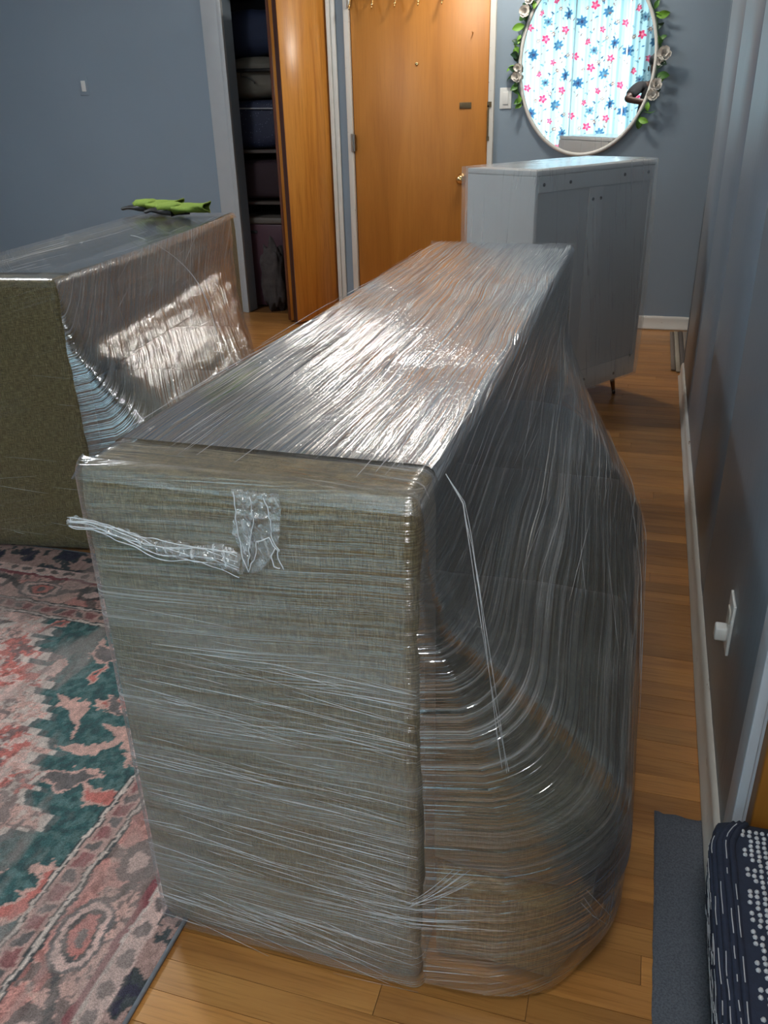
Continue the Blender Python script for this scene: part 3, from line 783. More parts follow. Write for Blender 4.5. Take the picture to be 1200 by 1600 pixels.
def knot(x, y, r=0.0036):
    fx = 1 - (2 * (x - PX / 2) / PX) ** 2; fy = 1 - (2 * (y - PY / 2) / PY) ** 2
    z = PZ + 0.012 * max(0, fx) ** 0.6 * max(0, fy) ** 0.6
    dots.lathe([(0.0, 0.004), (r * 0.75, 0.0028), (r, 0.0), (r * 0.8, -0.002)], (x, y, z), (0, 0, 1), 6)
row = 0; yy = 0.02
while yy < PY - 0.02:
    xx = 0.042
    ph = row % 8
    c = 0
    while xx < PX - 0.03:
        k8 = c % 10; tri = abs(k8 - 5) + 0.0
        solid = (ph in (0, 4)) or (tri <= ph % 4 + 2.0) or ((c + row) % 5 == 0) or ((c - row) % 5 == 0)
        if solid: knot(xx + random.uniform(-0.001, 0.001), yy + random.uniform(-0.001, 0.001))
        xx += 0.0098; c += 1
    yy += 0.0098; row += 1
do = dots.build('white_knots', M_WYARN, pf, sm=True); do['kind'] = 'stuff'

# ------------------------------------------------------------------ sofas
AX, SXF, AH = 0.487, 0.775, 0.912      # arm depth, seat front, arm height
def front_x(y, L):
    """film outline of the seat front in plan"""
    a = max(0.0, min(1.0, (y + 0.004) / 0.17)); b = max(0.0, min(1.0, (L - 0.10 - y) / 0.85))
    fa = (1 - (1 - a) ** 2.6) ** (1 / 2.6); fb = (1 - (1 - b) ** 1.3) ** (1 / 1.3)
    return AX + 0.008 + (SXF + 0.022 - AX - 0.008) * fa * fb

def cushion_mesh(x0, x1, y0, y1, z0, z1, notch_lo=None, notch_hi=None, r=0.045, puff=0.025, seed=0, L=2.0):
    """seat cushion; notch = (x_from, y_ext): in front of x_from the side edge runs out to y_ext"""
    me = rbox(1, 1, 1, 0.0001, 16, 0)
    n = len(me.vertices); co = np.empty(n * 3, np.float32); me.vertices.foreach_get('co', co); co = co.reshape(-1, 3).astype(float)
    out = np.empty_like(co)
    sx, sz = x1 - x0, z1 - z0
    for i, (a, b, c) in enumerate(co):
        x = x0 + sx * a
        ya, yb = y0, y1
        if notch_lo: t = min(1, max(0, (x - notch_lo[0]) / 0.04 + 0.5)); ya = y0 + (notch_lo[1] - y0) * t
        if notch_hi: t = min(1, max(0, (x - notch_hi[0]) / 0.04 + 0.5)); yb = y1 + (notch_hi[1] - y1) * t
        y = ya + (yb - ya) * b
        # round the front corners in plan
        fx = max(0, (a - 0.72) / 0.28)
        edge = abs(b - 0.5) * 2
        xf = min(x1, max(AX + 0.004, front_x(y, L) - 0.016)); x = x0 + (xf - x0) * a if a > 0.5 else x0 + (xf - x0) * a
        x -= 0.015 * fx * max(0, (edge - 0.55) / 0.45) ** 2
        ex = min(a, 1 - a) * sx; ey = min(b, 1 - b) * (yb - ya); e = min(ex, ey)
        rr = r * (1 - math.sqrt(max(0, 1 - (1 - min(1, e / r)) ** 2)))
        pf_ = puff * (max(0, 1 - (2 * a - 1) ** 4)) * (max(0, 1 - (2 * b - 1) ** 4))
        zc = c * sz
        z = z0 + zc + (c - 0.5) * 2 * (pf_ - rr * 0.9) + 0.008 * mnoise.noise(Vector((x * 6, y * 6, seed)))
        out[i] = (x, y, z)
    me.vertices.foreach_set('co', out.astype(np.float32).ravel()); me.update()
    return me

def strands(name, mat, parent, segs, wob=0.002):
    m = MB()
    for pts, r in segs:
        n = len(pts); rad = [r * (0.25 + 0.75 * math.sin(math.pi * (0.08 + 0.84 * i / (n - 1)))) for i in range(n)]
        m.tube(pts, rad, 4, caps=False)
    o = m.build(name, mat, parent, sm=True); o['kind'] = 'stuff'; return o

def make_sofa(name, label, cat, loc, rotz, L, ncush, film, seed):
    s = thing(name, label, cat, loc, rotz, None)
    T = 0.115
    rs = random.Random(seed)
    def part(nm, me, mat): return link(nm, me, mat, s)
    def rb(x0, x1, y0, y1, z0, z1, r, puff=0.0, n=8):
        me = rbox(x1 - x0, y1 - y0, z1 - z0, r, n, puff); me.transform(Matrix.Translation((x0, y0, z0))); return me
    part('backrest', rb(0.0, 0.15, T + 0.002, L - T - 0.002, 0.02, AH - 0.004, 0.028), M_OLIVE)
    part('arm', rb(-0.002, AX + 0.002, 0.0, T, 0.014, AH, 0.024, 0.0, 12), M_OLIVE)
    part('arm', rb(0.0, AX, L - T, L, 0.014, AH, 0.020), M_OLIVE)
    # platform base with rounded front corners
    me = cushion_mesh(0.15, SXF - 0.02, T + 0.003, L - T - 0.003, 0.055, 0.245, (AX + 0.022, 0.035), None, 0.02, 0.0, L=L)
    part('base', me, M_OLIVE)
    cw = (L - 2 * T) / ncush
    for i in range(ncush):
        y0 = T + cw * i + 0.004; y1 = T + cw * (i + 1) - 0.004
        me = cushion_mesh(0.16, SXF, y0, y1, 0.25, 0.405, (AX + 0.022, 0.03) if i == 0 else None, None, seed=i + seed, L=L)
        part('seat_cushion', me, M_OLIVE_DK)
    for i in range(ncush):
        y0 = T + cw * i + 0.01; y1 = T + cw * (i + 1) - 0.01
        me = rb(0, 0.14, y0, y1, 0, 0.40, 0.06, 0.0, 10)
        me.transform(Matrix.Translation((0.175, 0, 0.445)) @ Matrix.Rotation(math.radians(-9), 4, 'Y'))
        part('back_cushion', me, M_OLIVE_DK)
    for (x, y) in ((0.06, 0.08), (0.06, L - 0.08), (0.62, 0.12), (0.62, L - 0.2)):
        k = MB(); k.lathe([(0, 0), (0.018, 0), (0.026, 0.058), (0, 0.058)], (x, y, 0.0), (0, 0, 1), 12); k.build('foot', M_BLACK, s, sm=True)

    # ---------------- stretch film
    g = 0.005
    # near arm face
    nu, nv = 60, 90
    U, V = np.meshgrid(-g + (AX + 2 * g) * (0.5 - 0.5 * np.cos(np.pi * np.linspace(0.04, 0.96, nu)) / math.cos(0.04 * math.pi)), np.concatenate([np.linspace(0.012, AH - 0.03, nv - 22), np.linspace(AH - 0.03, AH + g, 23)[1:]]), indexing='ij')
    dep = 0.004 * (fbm(U * 9, V * 14, seed) - 0.5)
    e = np.minimum(U + g, AX + g - U); cr_ = lambda q, r_: r_ * (1 - np.sqrt(np.clip(1 - np.clip(1 - q / r_, 0, 1) ** 2, 0, 1))); Yf = -g + dep + cr_(e, 0.022) + cr_(AH + g - V, 0.026)
    part('wrap_arm_face', grid_mesh('wrap', np.stack([U, Yf, V], -1), U, V), film['face'])
    # far arm outer face and the back
    part('wrap_far_face', grid_mesh('wrap', np.stack([U, L + g + dep, V], -1), U, V), film['face'])
    nu, nv = 90, 40
    Yb, Zb = np.meshgrid(np.linspace(0.022, L - 0.022, nu), np.linspace(0.012, AH - 0.02, nv), indexing='ij')
    part('wrap_back', grid_mesh('wrap', np.stack([np.full_like(Yb, -g) + 0.004 * (fbm(Yb * 6, Zb * 9, seed + 2) - 0.5), Yb, Zb], -1), Yb, Zb), film['face'])
    # top sheet spanning from arm to arm
    def top_sheet(nm, ya, yb, nu, nv, mat, lift):
        Yt, Xt = np.meshgrid(np.linspace(ya, yb, nu), np.linspace(-g * 0.5, AX + g * 0.8, nv), indexing='ij')
        mid = np.clip(np.minimum(Yt - T, L - T - Yt) / 0.5, 0, 1); inn = np.clip((Xt - 0.14) / 0.2, 0, 1)
        Zt = AH + lift - 0.022 * mid * inn * (1 - 0.5 * np.clip((Xt - 0.35) / 0.14, 0, 1)) + 0.003 * (fbm(Yt * 1.2, Xt * 40, seed + 4) - 0.5) * mid
        ed = np.minimum.reduce([Xt + g * 0.5, AX + g * 0.8 - Xt, Yt + g * 0.5, L + g * 0.5 - Yt]); Zt = Zt - 0.022 * (1 - np.sqrt(np.clip(1 - np.clip(1 - ed / 0.022, 0, 1) ** 2, 0, 1)))
        part(nm, grid_mesh('wrap', np.stack([Xt, Yt, Zt], -1), Yt, Xt), mat)
    top_sheet('wrap_top', -g * 0.5, L + g * 0.5, 200, 70, film['arm_top'], g * 0.5)
    top_sheet('wrap_top', film.get('heavy_from', 0.10), L - 0.004, 190, 70, film['top'], g)
    # front sheet: from the top edge down over the seat front to the floor
    ys = np.concatenate([np.linspace(-0.004, 0.20, 34)[:-1], np.linspace(0.20, L - 0.72, 70)[:-1], np.linspace(L - 0.72, L - 0.09, 60)])
    nv = 70; P = np.zeros((len(ys), nv, 3)); V = np.zeros((len(ys), nv)); U = np.zeros((len(ys), nv))
    for i, y in enumerate(ys):
        fx = front_x(y, L); k = (fx - AX) / (SXF - AX)
        ctrl = [(AX + 0.004, AH + 0.002), (AX + 0.010, AH - 0.03), (AX + 0.045 * k, AH - 0.20), (fx - 0.10 * k, 0.53), (fx - 0.015 * k, 0.40), (fx, 0.30), (fx - 0.004, 0.14), (fx - 0.05 * k, 0.03)]
        c = np.array(ctrl); dd = np.concatenate([[0], np.cumsum(np.hypot(*np.diff(c, axis=0).T))]); tt = np.linspace(0, dd[-1], nv)
        xx = np.interp(tt, dd, c[:, 0]); zz = np.interp(tt, dd, c[:, 1])
        for _ in range(3):
            xx[1:-1] = (xx[:-2] + 2 * xx[1:-1] + xx[2:]) / 4; zz[1:-1] = (zz[:-2] + 2 * zz[1:-1] + zz[2:]) / 4
        P[i, :, 0] = xx; P[i, :, 1] = y; P[i, :, 2] = zz; V[i] = tt; U[i] = y
    P0 = P.copy()
    sag = fbm(U * 1.6, V * 30, seed + 6) - 0.5
    P[..., 0] += 0.008 * sag; P[..., 2] += 0.004 * sag
    part('wrap_front', grid_mesh('wrap', P, U, V), film['front'])
    # ---------------- creases standing proud of the film
    segs = []
    for k in range(film.get('n_face', 150)):
        band = rs.choice([0.55, 0.42, 0.33, 0.24, 0.12, 0.07, 0.62, rs.uniform(0.05, 0.75)])
        z = band + rs.gauss(0, 0.022); x = rs.uniform(-0.02, AX - 0.06); l = rs.uniform(0.03, 0.24); sl = rs.gauss(-0.05, 0.05) if band > 0.3 else rs.gauss(-0.13, 0.10)
        n = 6; x1 = min(AX, x + l); x = max(0.004, x)
        segs.append(([(x + (x1 - x) * q / (n - 1), -g - 0.0035, z + sl * (x1 - x) * q / (n - 1) + 0.0006 * math.sin(q * 0.9 + k)) for q in range(n)], rs.uniform(0.0002, 0.0006)))
    strands('wrap_creases', M_CREASE, s, segs)
    segs = []
    for k in range(film.get('n_top', 240)):
        x = rs.uniform(0.0, AX); y = rs.uniform(0.02, L - 0.1); l = rs.uniform(0.05, 0.5); n = 7; y1 = min(L, y + l); sl = rs.gauss(0.03, 0.03)
        pts = []
        for q in range(n):
            yy = y + (y1 - y) * q / (n - 1); xx = max(0.0, min(AX, x + sl * (yy - y)))
            mi = min(1, max(0, min(yy - T, L - T - yy) / 0.5)); i_ = min(1, max(0, (xx - 0.14) / 0.2))
            pts.append((xx, yy, AH + g + 0.003 - 0.022 * mi * i_ * (1 - 0.5 * min(1, max(0, (xx - 0.35) / 0.14)))))
        segs.append((pts, rs.uniform(0.0003, 0.0009)))
    strands('wrap_creases', M_CREASE, s, segs)
    segs = []
    for k in range(film.get('n_front', 150)):
        j = rs.uniform(3, nv - 4); i0 = rs.randrange(38, len(ys) - 62); n = rs.randrange(6, 30); dj = rs.choice([0, 0.05, -0.1, -0.3])
        pts = []
        for q in range(0, n, 2):
            jj = min(nv - 3.0, max(1.0, j + dj * q)); ja = int(jj); tq = jj - ja
            pts.append(tuple(P0[i0 + q, ja] * (1 - tq) + P0[i0 + q, ja + 1] * tq + np.array([0.005, 0, 0.002])))
        segs.append((pts, rs.uniform(0.0002, 0.0006)))
    strands('wrap_creases', M_CREASE, s, segs)
    return s

FILM_A = dict(face=film_mat('film_face', 1.3, 1.0, 230, 1.0, 1.0, 0.11, 0.17, -0.05, 0.19, 0.0, 1.5, 0.006, (0.62, 0.80)),
              arm_top=film_mat('film_arm_top', 3.3, 0.35, 90, 3.0, 0.7, 0.09, 0.12, 1.5, 0.04, 0.2, 2.0, 0.005),
              top=film_mat('film_top', 4.1, 0.35, 170, 0.45, 1.0, 0.54, 0.06, 0.03, 0.02, 0.08, 1.3, 0.009),
              front=film_mat('film_front', 7.7, 0.55, 110, 0.4, 1.0, 0.21, 0.08, 0.08, 0.045, 0.05, 1.2, 0.009), n_face=230, n_top=260, n_front=110)
FILM_B = dict(face=film_mat('film_loveseat_face', 2.9, 0.16, 120, 1.6, 0.5, 0.02, 0.2, -0.25, 0.010, 0.0, 1.7, 0.006),
              arm_top=film_mat('film_loveseat_arm_top', 6.5, 0.1, 60, 1.2, 0.5, 0.04, 0.14, 0.6, 0.02, 0.1, 1.3, 0.006),
              top=film_mat('film_loveseat_top', 5.5, 0.15, 70, 1.2, 0.8, 0.10, 0.12, 0.6, 0.03, 0.15, 1.3, 0.006),
              front=film_mat('film_loveseat_front', 9.2, 0.55, 130, 0.9, 1.0, 0.30, 0.07, 0.75, 0.04, 0.14, 1.1, 0.007), n_face=20, n_top=25, n_front=70)
sofa = make_sofa('wrapped_sofa', 'large olive tweed sofa bound in clear stretch film in the middle', 'sofa', (-0.722, 0.884, 0.0), 0.0, 2.075, 3, FILM_A, 1)
love = make_sofa('wrapped_loveseat', 'smaller olive tweed sofa wrapped in clear film beside the rug at left', 'sofa', (-2.125, 2.03, 0.0), math.radians(8.0), 1.70, 2, FILM_B, 5)

# gathered film rope, torn flap and loose film edge on the near sofa (local coordinates)
def crumple(name, outline_fn, nu, nv, mat, parent, amp, freq, seed):
    U, V = np.meshgrid(np.linspace(0, 1, nu), np.linspace(0, 1, nv), indexing='ij')
    P = outline_fn(U, V)
    P[..., 1] -= amp * np.abs(fbm(P[..., 0] * freq, P[..., 2] * freq, seed) - 0.5) * 2
    P[..., 0] += amp * 0.6 * (fbm(P[..., 2] * freq, P[..., 0] * freq, seed + 3) - 0.5)
    return link(name, grid_mesh(name, P, P[..., 0], P[..., 2]), mat, parent)
FLAP = film_mat('film_torn', 12.0, 0.9, 160, 30, 1.0, 0.16, 0.15, 1.2, 0.17, 0.6, 9)
def edge_fn(U, V):
    x = -0.010 + 0.262 * U; wd = 0.012 + 0.022 * U ** 1.5 + 0.006 * np.sin(U * 23)
    z = 0.832 - 0.034 * U + 0.005 * np.sin(U * 9) + (V - 0.5) * wd + 0.006 * (fbm(U * 40, V * 3, 51) - 0.5)
    return np.stack([x, -0.012 - 0.010 * np.sin(np.pi * V) * (0.4 + U), z], -1)
crumple('wrap_gathered_edge', edge_fn, 120, 22, FLAP, sofa, 0.010, 90, 18)
k = MB()
for q in range(7):
    pts = [(-0.006 + 0.255 * a / 39, -0.022 - 0.004 * mnoise.noise(Vector((a * 0.3, q, 0))), 0.834 - 0.036 * a / 39 + 0.005 * math.sin(a / 39 * 9) + (q - 3) * 0.0035 * (0.5 + a / 39) + 0.010 * mnoise.noise(Vector((a * 0.12, q * 5.1, 2)))) for a in range(40)]
    k.tube(pts, [0.0005 + 0.0008 * abs(mnoise.noise(Vector((a * 0.35, q * 1.7, 4)))) for a in range(40)], 5)
k.build('wrap_torn_threads', M_ROPE, sofa, sm=True)
def flap_fn(U, V):
    x0 = 0.247 + 0.004 * np.sin(V * 9); x1 = 0.300 + 0.012 * np.sin(V * 3 + 1) - 0.030 * np.clip((V - 0.6) / 0.4, 0, 1) ** 2
    bot = 0.115 - 0.070 * np.exp(-((U - 0.62) / 0.20) ** 2) + 0.012 * np.sin(U * 21)
    X = x0 + (x1 - x0) * U + 0.012 * np.clip(V - 0.7, 0, 1) * (U - 0.3); Z = AH - 0.004 - bot * V
    return np.stack([X, np.full_like(X, -0.011), Z], -1)
crumple('wrap_torn_flap', flap_fn, 40, 60, FLAP, sofa, 0.012, 70, 15)
k = MB()
for pts in ([(0.249, -0.014, 0.905), (0.250, -0.016, 0.86), (0.253, -0.018, 0.82), (0.262, -0.02, 0.792)],
            [(0.262, -0.02, 0.792), (0.272, -0.02, 0.812), (0.278, -0.018, 0.838), (0.293, -0.016, 0.846), (0.304, -0.018, 0.83), (0.313, -0.02, 0.803)],
            [(0.292, -0.014, 0.90), (0.299, -0.016, 0.87), (0.297, -0.016, 0.845), (0.308, -0.018, 0.828)],
            [(0.27, -0.014, 0.90), (0.276, -0.017, 0.87), (0.268, -0.017, 0.84), (0.262, -0.019, 0.80)],
            [(0.302, -0.018, 0.835), (0.297, -0.022, 0.822), (0.303, -0.024, 0.808), (0.309, -0.022, 0.806)]):
    fine = []
    for a in range(len(pts) - 1):
        for q in range(5):
            t = q / 5; p0 = Vector(pts[a]); p1 = Vector(pts[a + 1]); v = p0.lerp(p1, t); v += Vector((mnoise.noise(v * 90) * 0.003, 0, mnoise.noise(v * 70 + Vector((3, 1, 2))) * 0.003)); fine.append(v)
    fine.append(pts[-1]); k.tube(fine, 0.0008, 5)
k.build('wrap_torn_threads', M_ROPE, sofa, sm=True)
# loose edge of a film turn running from the top corner down to the seat corner
cord = [(-0.219, 0.95, 0.922), (-0.198, 0.962, 0.879), (-0.186, 0.968, 0.81), (-0.150, 0.978, 0.564), (-0.126, 0.990, 0.40), (-0.049, 0.985, 0.262), (0.030, 0.99, 0.16), (0.052, 1.02, 0.10)]
cl_ = [Vector(p) - Vector((-0.723, 0.884, 0)) for p in cord]
k = MB()
for q in range(3):
    fine = []; rr = []
    for a in range(len(cl_) - 1):
        for t in (0, 0.2, 0.4, 0.6, 0.8):
            v = cl_[a].lerp(cl_[a + 1], t); s_ = (a + t) / 7
            fine.append(v + Vector((0.010 * s_ * math.sin(q * 2 + s_ * 9) + 0.004, -0.006 * q * s_, 0.010 * s_ * math.cos(q * 2.4 + s_ * 7)))); rr.append(0.0003 + 0.0014 * abs(mnoise.noise(v * 14 + Vector((q * 3, 0, 0)))))
    k.tube(fine, rr, 5)
k.build('wrap_loose_edge', M_ROPE, sofa, sm=True)
# spray of stretched folds at the foot of the near arm
segs = []; rs = random.Random(3)
for q in range(30):
    fan = q % 3 == 0
    if fan: x0, z0 = AX - 0.015 + rs.gauss(0, 0.008), 0.225 + rs.gauss(0, 0.006); x1, z1 = AX + rs.uniform(0.05, 0.10), 0.30 + rs.gauss(0, 0.012)
    else: x0, z0 = AX - rs.uniform(0.02, 0.20), 0.19 + rs.gauss(0, 0.016); x1, z1 = AX + rs.uniform(0.06, 0.15), z0 + rs.uniform(0.0, 0.04)
    pts = []
    for a in range(9):
        u = a / 8; x = x0 + (x1 - x0) * u; z = z0 + (z1 - z0) * u - 0.006 * math.sin(math.pi * u)
        pts.append((x, -0.012 + 0.030 * max(0, (x - AX) / 0.2), z))
    segs.append((pts, rs.uniform(0.0002, 0.0006)))
strands('wrap_creases', M_CREASE, sofa, segs)

# film edges on the loveseat: curved hem of the outer turn
k = MB(); pts = []
for a in range(26):
    t = a / 25
    pts.append((0.30 + 0.40 * t + 0.05 * math.sin(t * math.pi), 0.95 - 0.22 * t + 0.10 * math.sin(t * math.pi), AH + 0.0 - 0.44 * t ** 1.4))
k.tube(pts, 0.0016, 5); k.build('wrap_loose_edge', M_ROPE, love, sm=True)

# ------------------------------------------------------------------ wrapped cabinet
ang = math.atan2(0.70, 0.45)
cab = thing('wrapped_cabinet', 'pale grey cabinet on tapered legs wrapped in clear film below the mirror', 'cabinet', (-0.45, 3.60, 0.0), ang)
CL, CW, CZ0, CZ1 = 0.832, 0.382, 0.105, 1.10
boxo('side_panel', 0, 0.02, 0.004, CW, CZ0, CZ1 - 0.022, M_CAB, cab, 0.003)
boxo('side_panel', CL - 0.02, CL, 0.004, CW, CZ0, CZ1 - 0.022, M_CAB, cab, 0.003)
boxo('top_panel', 0, CL, 0.0, CW, CZ1 - 0.021, CZ1, M_CAB, cab, 0.003)
boxo('bottom_panel', 0.021, CL - 0.021, 0.004, CW, CZ0, CZ0 + 0.02, M_CAB, cab)
boxo('back_panel', 0.021, CL - 0.021, 0.010, 0.018, CZ0 + 0.021, CZ1 - 0.022, M_CABBACK, cab)
boxo('top_rail', 0.021, CL - 0.021, 0.002, 0.0095, CZ1 - 0.085, CZ1 - 0.022, M_CAB, cab, 0.001)
boxo('back_stile', 0.36, 0.46, 0.004, 0.0095, CZ0 + 0.10, CZ1 - 0.086, M_CAB, cab, 0.001)
boxo('bottom_rail', 0.021, CL - 0.021, 0.002, 0.0095, CZ0 + 0.021, CZ0 + 0.099, M_CAB, cab, 0.001)
for x0, x1 in ((0.024, 0.40), (0.404, CL - 0.024)):
    dr = boxo('cabinet_door', x0, x1, CW + 0.001, CW + 0.02, CZ0 + 0.005, CZ1 - 0.025, M_CAB, cab, 0.003)
for (x, z) in ((0.05, 1.045), (0.22, 1.045), (0.60, 1.05), (0.78, 1.05), (0.385, 0.965), (0.44, 0.965), (0.42, 0.155), (0.66, 0.135), (0.785, 0.20), (0.06, 0.15)):
    k = MB(); k.lathe([(0, 0), (0.0075, 0), (0.0065, 0.003), (0, 0.003)], (x, 0.002 if (z > 1 or z < 0.18) else 0.004, z), (0, -1, 0), 10); k.build('screw', M_BLACK, cab, sm=True)
for (x, y) in ((0.10, 0.06), (0.73, 0.06), (0.10, CW - 0.06), (0.73, CW - 0.06)):
    lx = 0.02 if x > 0.4 else -0.02
    k = MB(); k.tube([(x, y, CZ0), (x + lx * 0.8, y - 0.008, 0.022)], [0.015, 0.0085], 12); lg = k.build('leg', M_LEG, cab, sm=True)
    k = MB(); k.tube([(x + lx * 0.8, y - 0.008, 0.022), (x + lx, y - 0.01, 0.0)], [0.0088, 0.008], 12); k.build('ferrule', M_BLACK, lg, sm=True)
FILM_C = film_mat('film_cabinet', 15.0, 0.20, 45, 1.2, 0.35, 0.05, 0.14, 1.45, 0.20, 0.10, 2.2)
g = 0.006
def sheet(fn, nu, nv, name):
    U, V = np.meshgrid(np.linspace(0, 1, nu), np.linspace(0, 1, nv), indexing='ij'); P, A, B = fn(U, V)
    link(name, grid_mesh(name, P, A, B), FILM_C, cab)
def fback(U, V):
    x = -g + (CL + 2 * g) * U; z = CZ0 - 0.005 + (CZ1 + g - CZ0 + 0.005) * V
    y = -g - 0.022 * np.clip((U - 0.55) / 0.45, 0, 1) * np.sin(np.pi * V) ** 0.7 * (1 - V) ** 0.5 + 0.006 * (fbm(x * 5, z * 2, 31) - 0.5)
    return np.stack([x, y, z], -1), x, z
def fside(U, V):
    y = -g + (CW + 2 * g) * U; z = CZ0 - 0.005 + (CZ1 + g - CZ0 + 0.005) * V
    x = -g - 0.010 * np.abs(fbm(y * 11, z * 7, 33) - 0.5) * 2
    return np.stack([x, y, z], -1), y, z
def fside2(U, V):
    P, a, b = fside(U, V); P[..., 0] = CL + g + 0.015 * np.sin(np.pi * V); return P, a, b
def ftop(U, V):
    x = -g + (CL + 2 * g) * U; y = -g + (CW + 2 * g) * V
    return np.stack([x, y, CZ1 + g + 0.003 * fbm(x * 9, y * 9, 35)], -1), x, y
def ffront(U, V):
    P, a, b = fback(U, V); P[..., 1] = CW + 0.03; return P, a, b
sheet(fback, 50, 60, 'wrap_back'); sheet(fside, 40, 60, 'wrap_side'); sheet(fside2, 20, 30, 'wrap_side'); sheet(ftop, 40, 24, 'wrap_top'); sheet(ffront, 20, 30, 'wrap_front')

# ------------------------------------------------------------------ gloves on the loveseat
M_LIME = plain('lime_knit', (0.19, 0.28, 0.04), 0.85, 0, 160, 0.25, 0.3)
M_RUBBER = plain('black_rubber', (0.010, 0.011, 0.012), 0.55, 0, 80, 0.2, 0.3)
def make_glove(label, loc, rotz, tilt, curl):
    t = thing('work_glove', label, 'glove', loc, rotz, None)
    def skin(name, chains, mat, flat=0.55, lift=0.0):
        vs = []; es = []; rad = []; idx = {}
        for ch in chains:
            prev = None
            for (p, r) in ch:
                key = (round(p[0], 4), round(p[1], 4), round(p[2], 4))
                if key not in idx: idx[key] = len(vs); vs.append(p); rad.append(r)
                if prev is not None: es.append((prev, idx[key]))
                prev = idx[key]
        me = bpy.data.meshes.new(name); me.from_pydata(vs, es, []); o = link(name, me, mat, t)
        md = o.modifiers.new('skin', 'SKIN'); md.use_smooth_shade = True
        for i, r in enumerate(rad): me.skin_vertices[0].data[i].radius = (r, r)
        me.skin_vertices[0].data[0].use_root = True
        sd = o.modifiers.new('sub', 'SUBSURF'); sd.levels = 2; sd.render_levels = 2
        o.scale = (1, 1, flat); o.location.z = lift
        return o
    fingers = []
    palm = [((0.0, 0, 0.02), 0.040), ((0.05, 0, 0.02), 0.044), ((0.085, 0, 0.02), 0.040)]
    chains = [palm]
    for i, (dy, l) in enumerate(((-0.036, 0.062), (-0.012, 0.078), (0.012, 0.074), (0.036, 0.058))):
        chains.append([palm[-1], ((0.10, dy, 0.02), 0.014), ((0.10 + l * 0.55, dy * 1.35, 0.025 + curl), 0.0135), ((0.10 + l, dy * 1.5, 0.012 + curl * 0.3), 0.011)])
    chains.append([palm[0], ((0.03, -0.055, 0.02), 0.017), ((0.07, -0.085, 0.022), 0.015), ((0.095, -0.092, 0.018), 0.012)])
    skin('hand', chains, M_RUBBER, 0.55, 0.0)
    # back-of-hand knit, slightly raised shell over the palm, and a flared cuff
    nu, nv = 26, 18; P = np.zeros((nu, nv, 3))
    for i in range(nu):
        for j in range(nv):
            a = 2 * math.pi * i / nu; u = j / (nv - 1)
            x = 0.035 - 0.155 * u; ry = 0.046 + 0.012 * math.sin(u * 3.1) - 0.006 * u + 0.008 * (u > 0.9); rz = 0.022 - 0.006 * u + 0.014 * max(0, u - 0.6)
            fold = 0.006 * math.sin(3 * a + 7 * u)
            P[i, j] = (x + 0.008 * math.sin(2 * a + 1) * u, (ry + fold) * math.cos(a), 0.020 + (rz + fold * 0.5) * math.sin(a) + 0.006 * u)
    link('cuff', grid_mesh('cuff', P, closed_u=True), M_LIME, t)
    kk = MB(); ring = [tuple(P[i, nv - 1]) for i in range(nu)] + [tuple(P[0, nv - 1])]; kk.tube(ring, 0.003, 6, False); kk.build('cuff_hem', M_LIME, t, sm=True)
    blob('back_of_hand', (0.055, 0, 0.028), (0.062, 0.046, 0.020), M_LIME, 0.15, 9, t, 24, 12, 0.8)
    return t
make_glove('lime green work glove with black palm, cuff to the right, on the smaller sofa', (-2.03, 3.56, 0.934), math.radians(190), 0, 0.01)
make_glove('second lime and black work glove lying just behind the first one', (-2.235, 3.690, 0.934), math.radians(184), 0, 0.0)

# ------------------------------------------------------------------ mirror and garland
MXC, MZC, MA, MBz = -0.452, 1.553, 0.388, 0.498
mir = thing('oval_mirror', 'large oval wall mirror with thin white frame', 'mirror', (MXC, YW, MZC))
n = 96; prof = [(0.004, 0.0), (0.012, -0.006), (0.012, -0.026), (0.004, -0.032), (-0.008, -0.030), (-0.010, -0.018)]
P = np.zeros((n, len(prof), 3))
for i in range(n):
    a = 2 * math.pi * i / n; c = Vector((math.cos(a) * MA, 0, math.sin(a) * MBz)); nn = Vector((math.cos(a) / MA, 0, math.sin(a) / MBz)).normalized()
    for j, (q, d) in enumerate(prof): v = c + nn * q; P[i, j] = (v.x, d - 0.001, v.z)
link('frame', grid_mesh('frame', P, closed_u=True), plain('mirror_frame_white', (0.70, 0.69, 0.66), 0.4), mir)
gm = MB(); gm.add([(0, -0.020, 0)] + [(math.cos(2 * math.pi * i / n) * MA, -0.020, math.sin(2 * math.pi * i / n) * MBz) for i in range(n)], [(0, i + 1, (i + 1) % n + 1) for i in range(n)])
gm.build('glass', plain('mirror_silver', (0.92, 0.94, 0.94), 0.0, 1.0), mir)

M_LEAF = [plain('leaf_bright', (0.16, 0.36, 0.035), 0.5, 0, 30, 0.3), plain('leaf_mid', (0.06, 0.17, 0.03), 0.5, 0, 30, 0.3), plain('leaf_dark', (0.02, 0.065, 0.03), 0.5, 0, 30, 0.3)]
M_PETAL = plain('petal_white', (0.75, 0.71, 0.66), 0.6, 0, 30, 0.1)
def leaf_mesh():
    nu, nv = 5, 8; P = np.zeros((nv, nu, 3))
    for j in range(nv):
        t = j / (nv - 1); wd = 0.28 * math.sin(math.pi * min(1, t * 0.96 + 0.02)) ** 0.8
        for i in range(nu):
            s = (i / (nu - 1) - 0.5) * 2; P[j, i] = (t, s * wd, 0.10 * abs(s) * wd * 3 + 0.18 * math.sin(t * 2.4) - 0.02)
    return grid_mesh('leaf', P)
LEAFS = []
for mt in M_LEAF:
    me = leaf_mesh(); me.materials.append(mt); LEAFS.append(me)
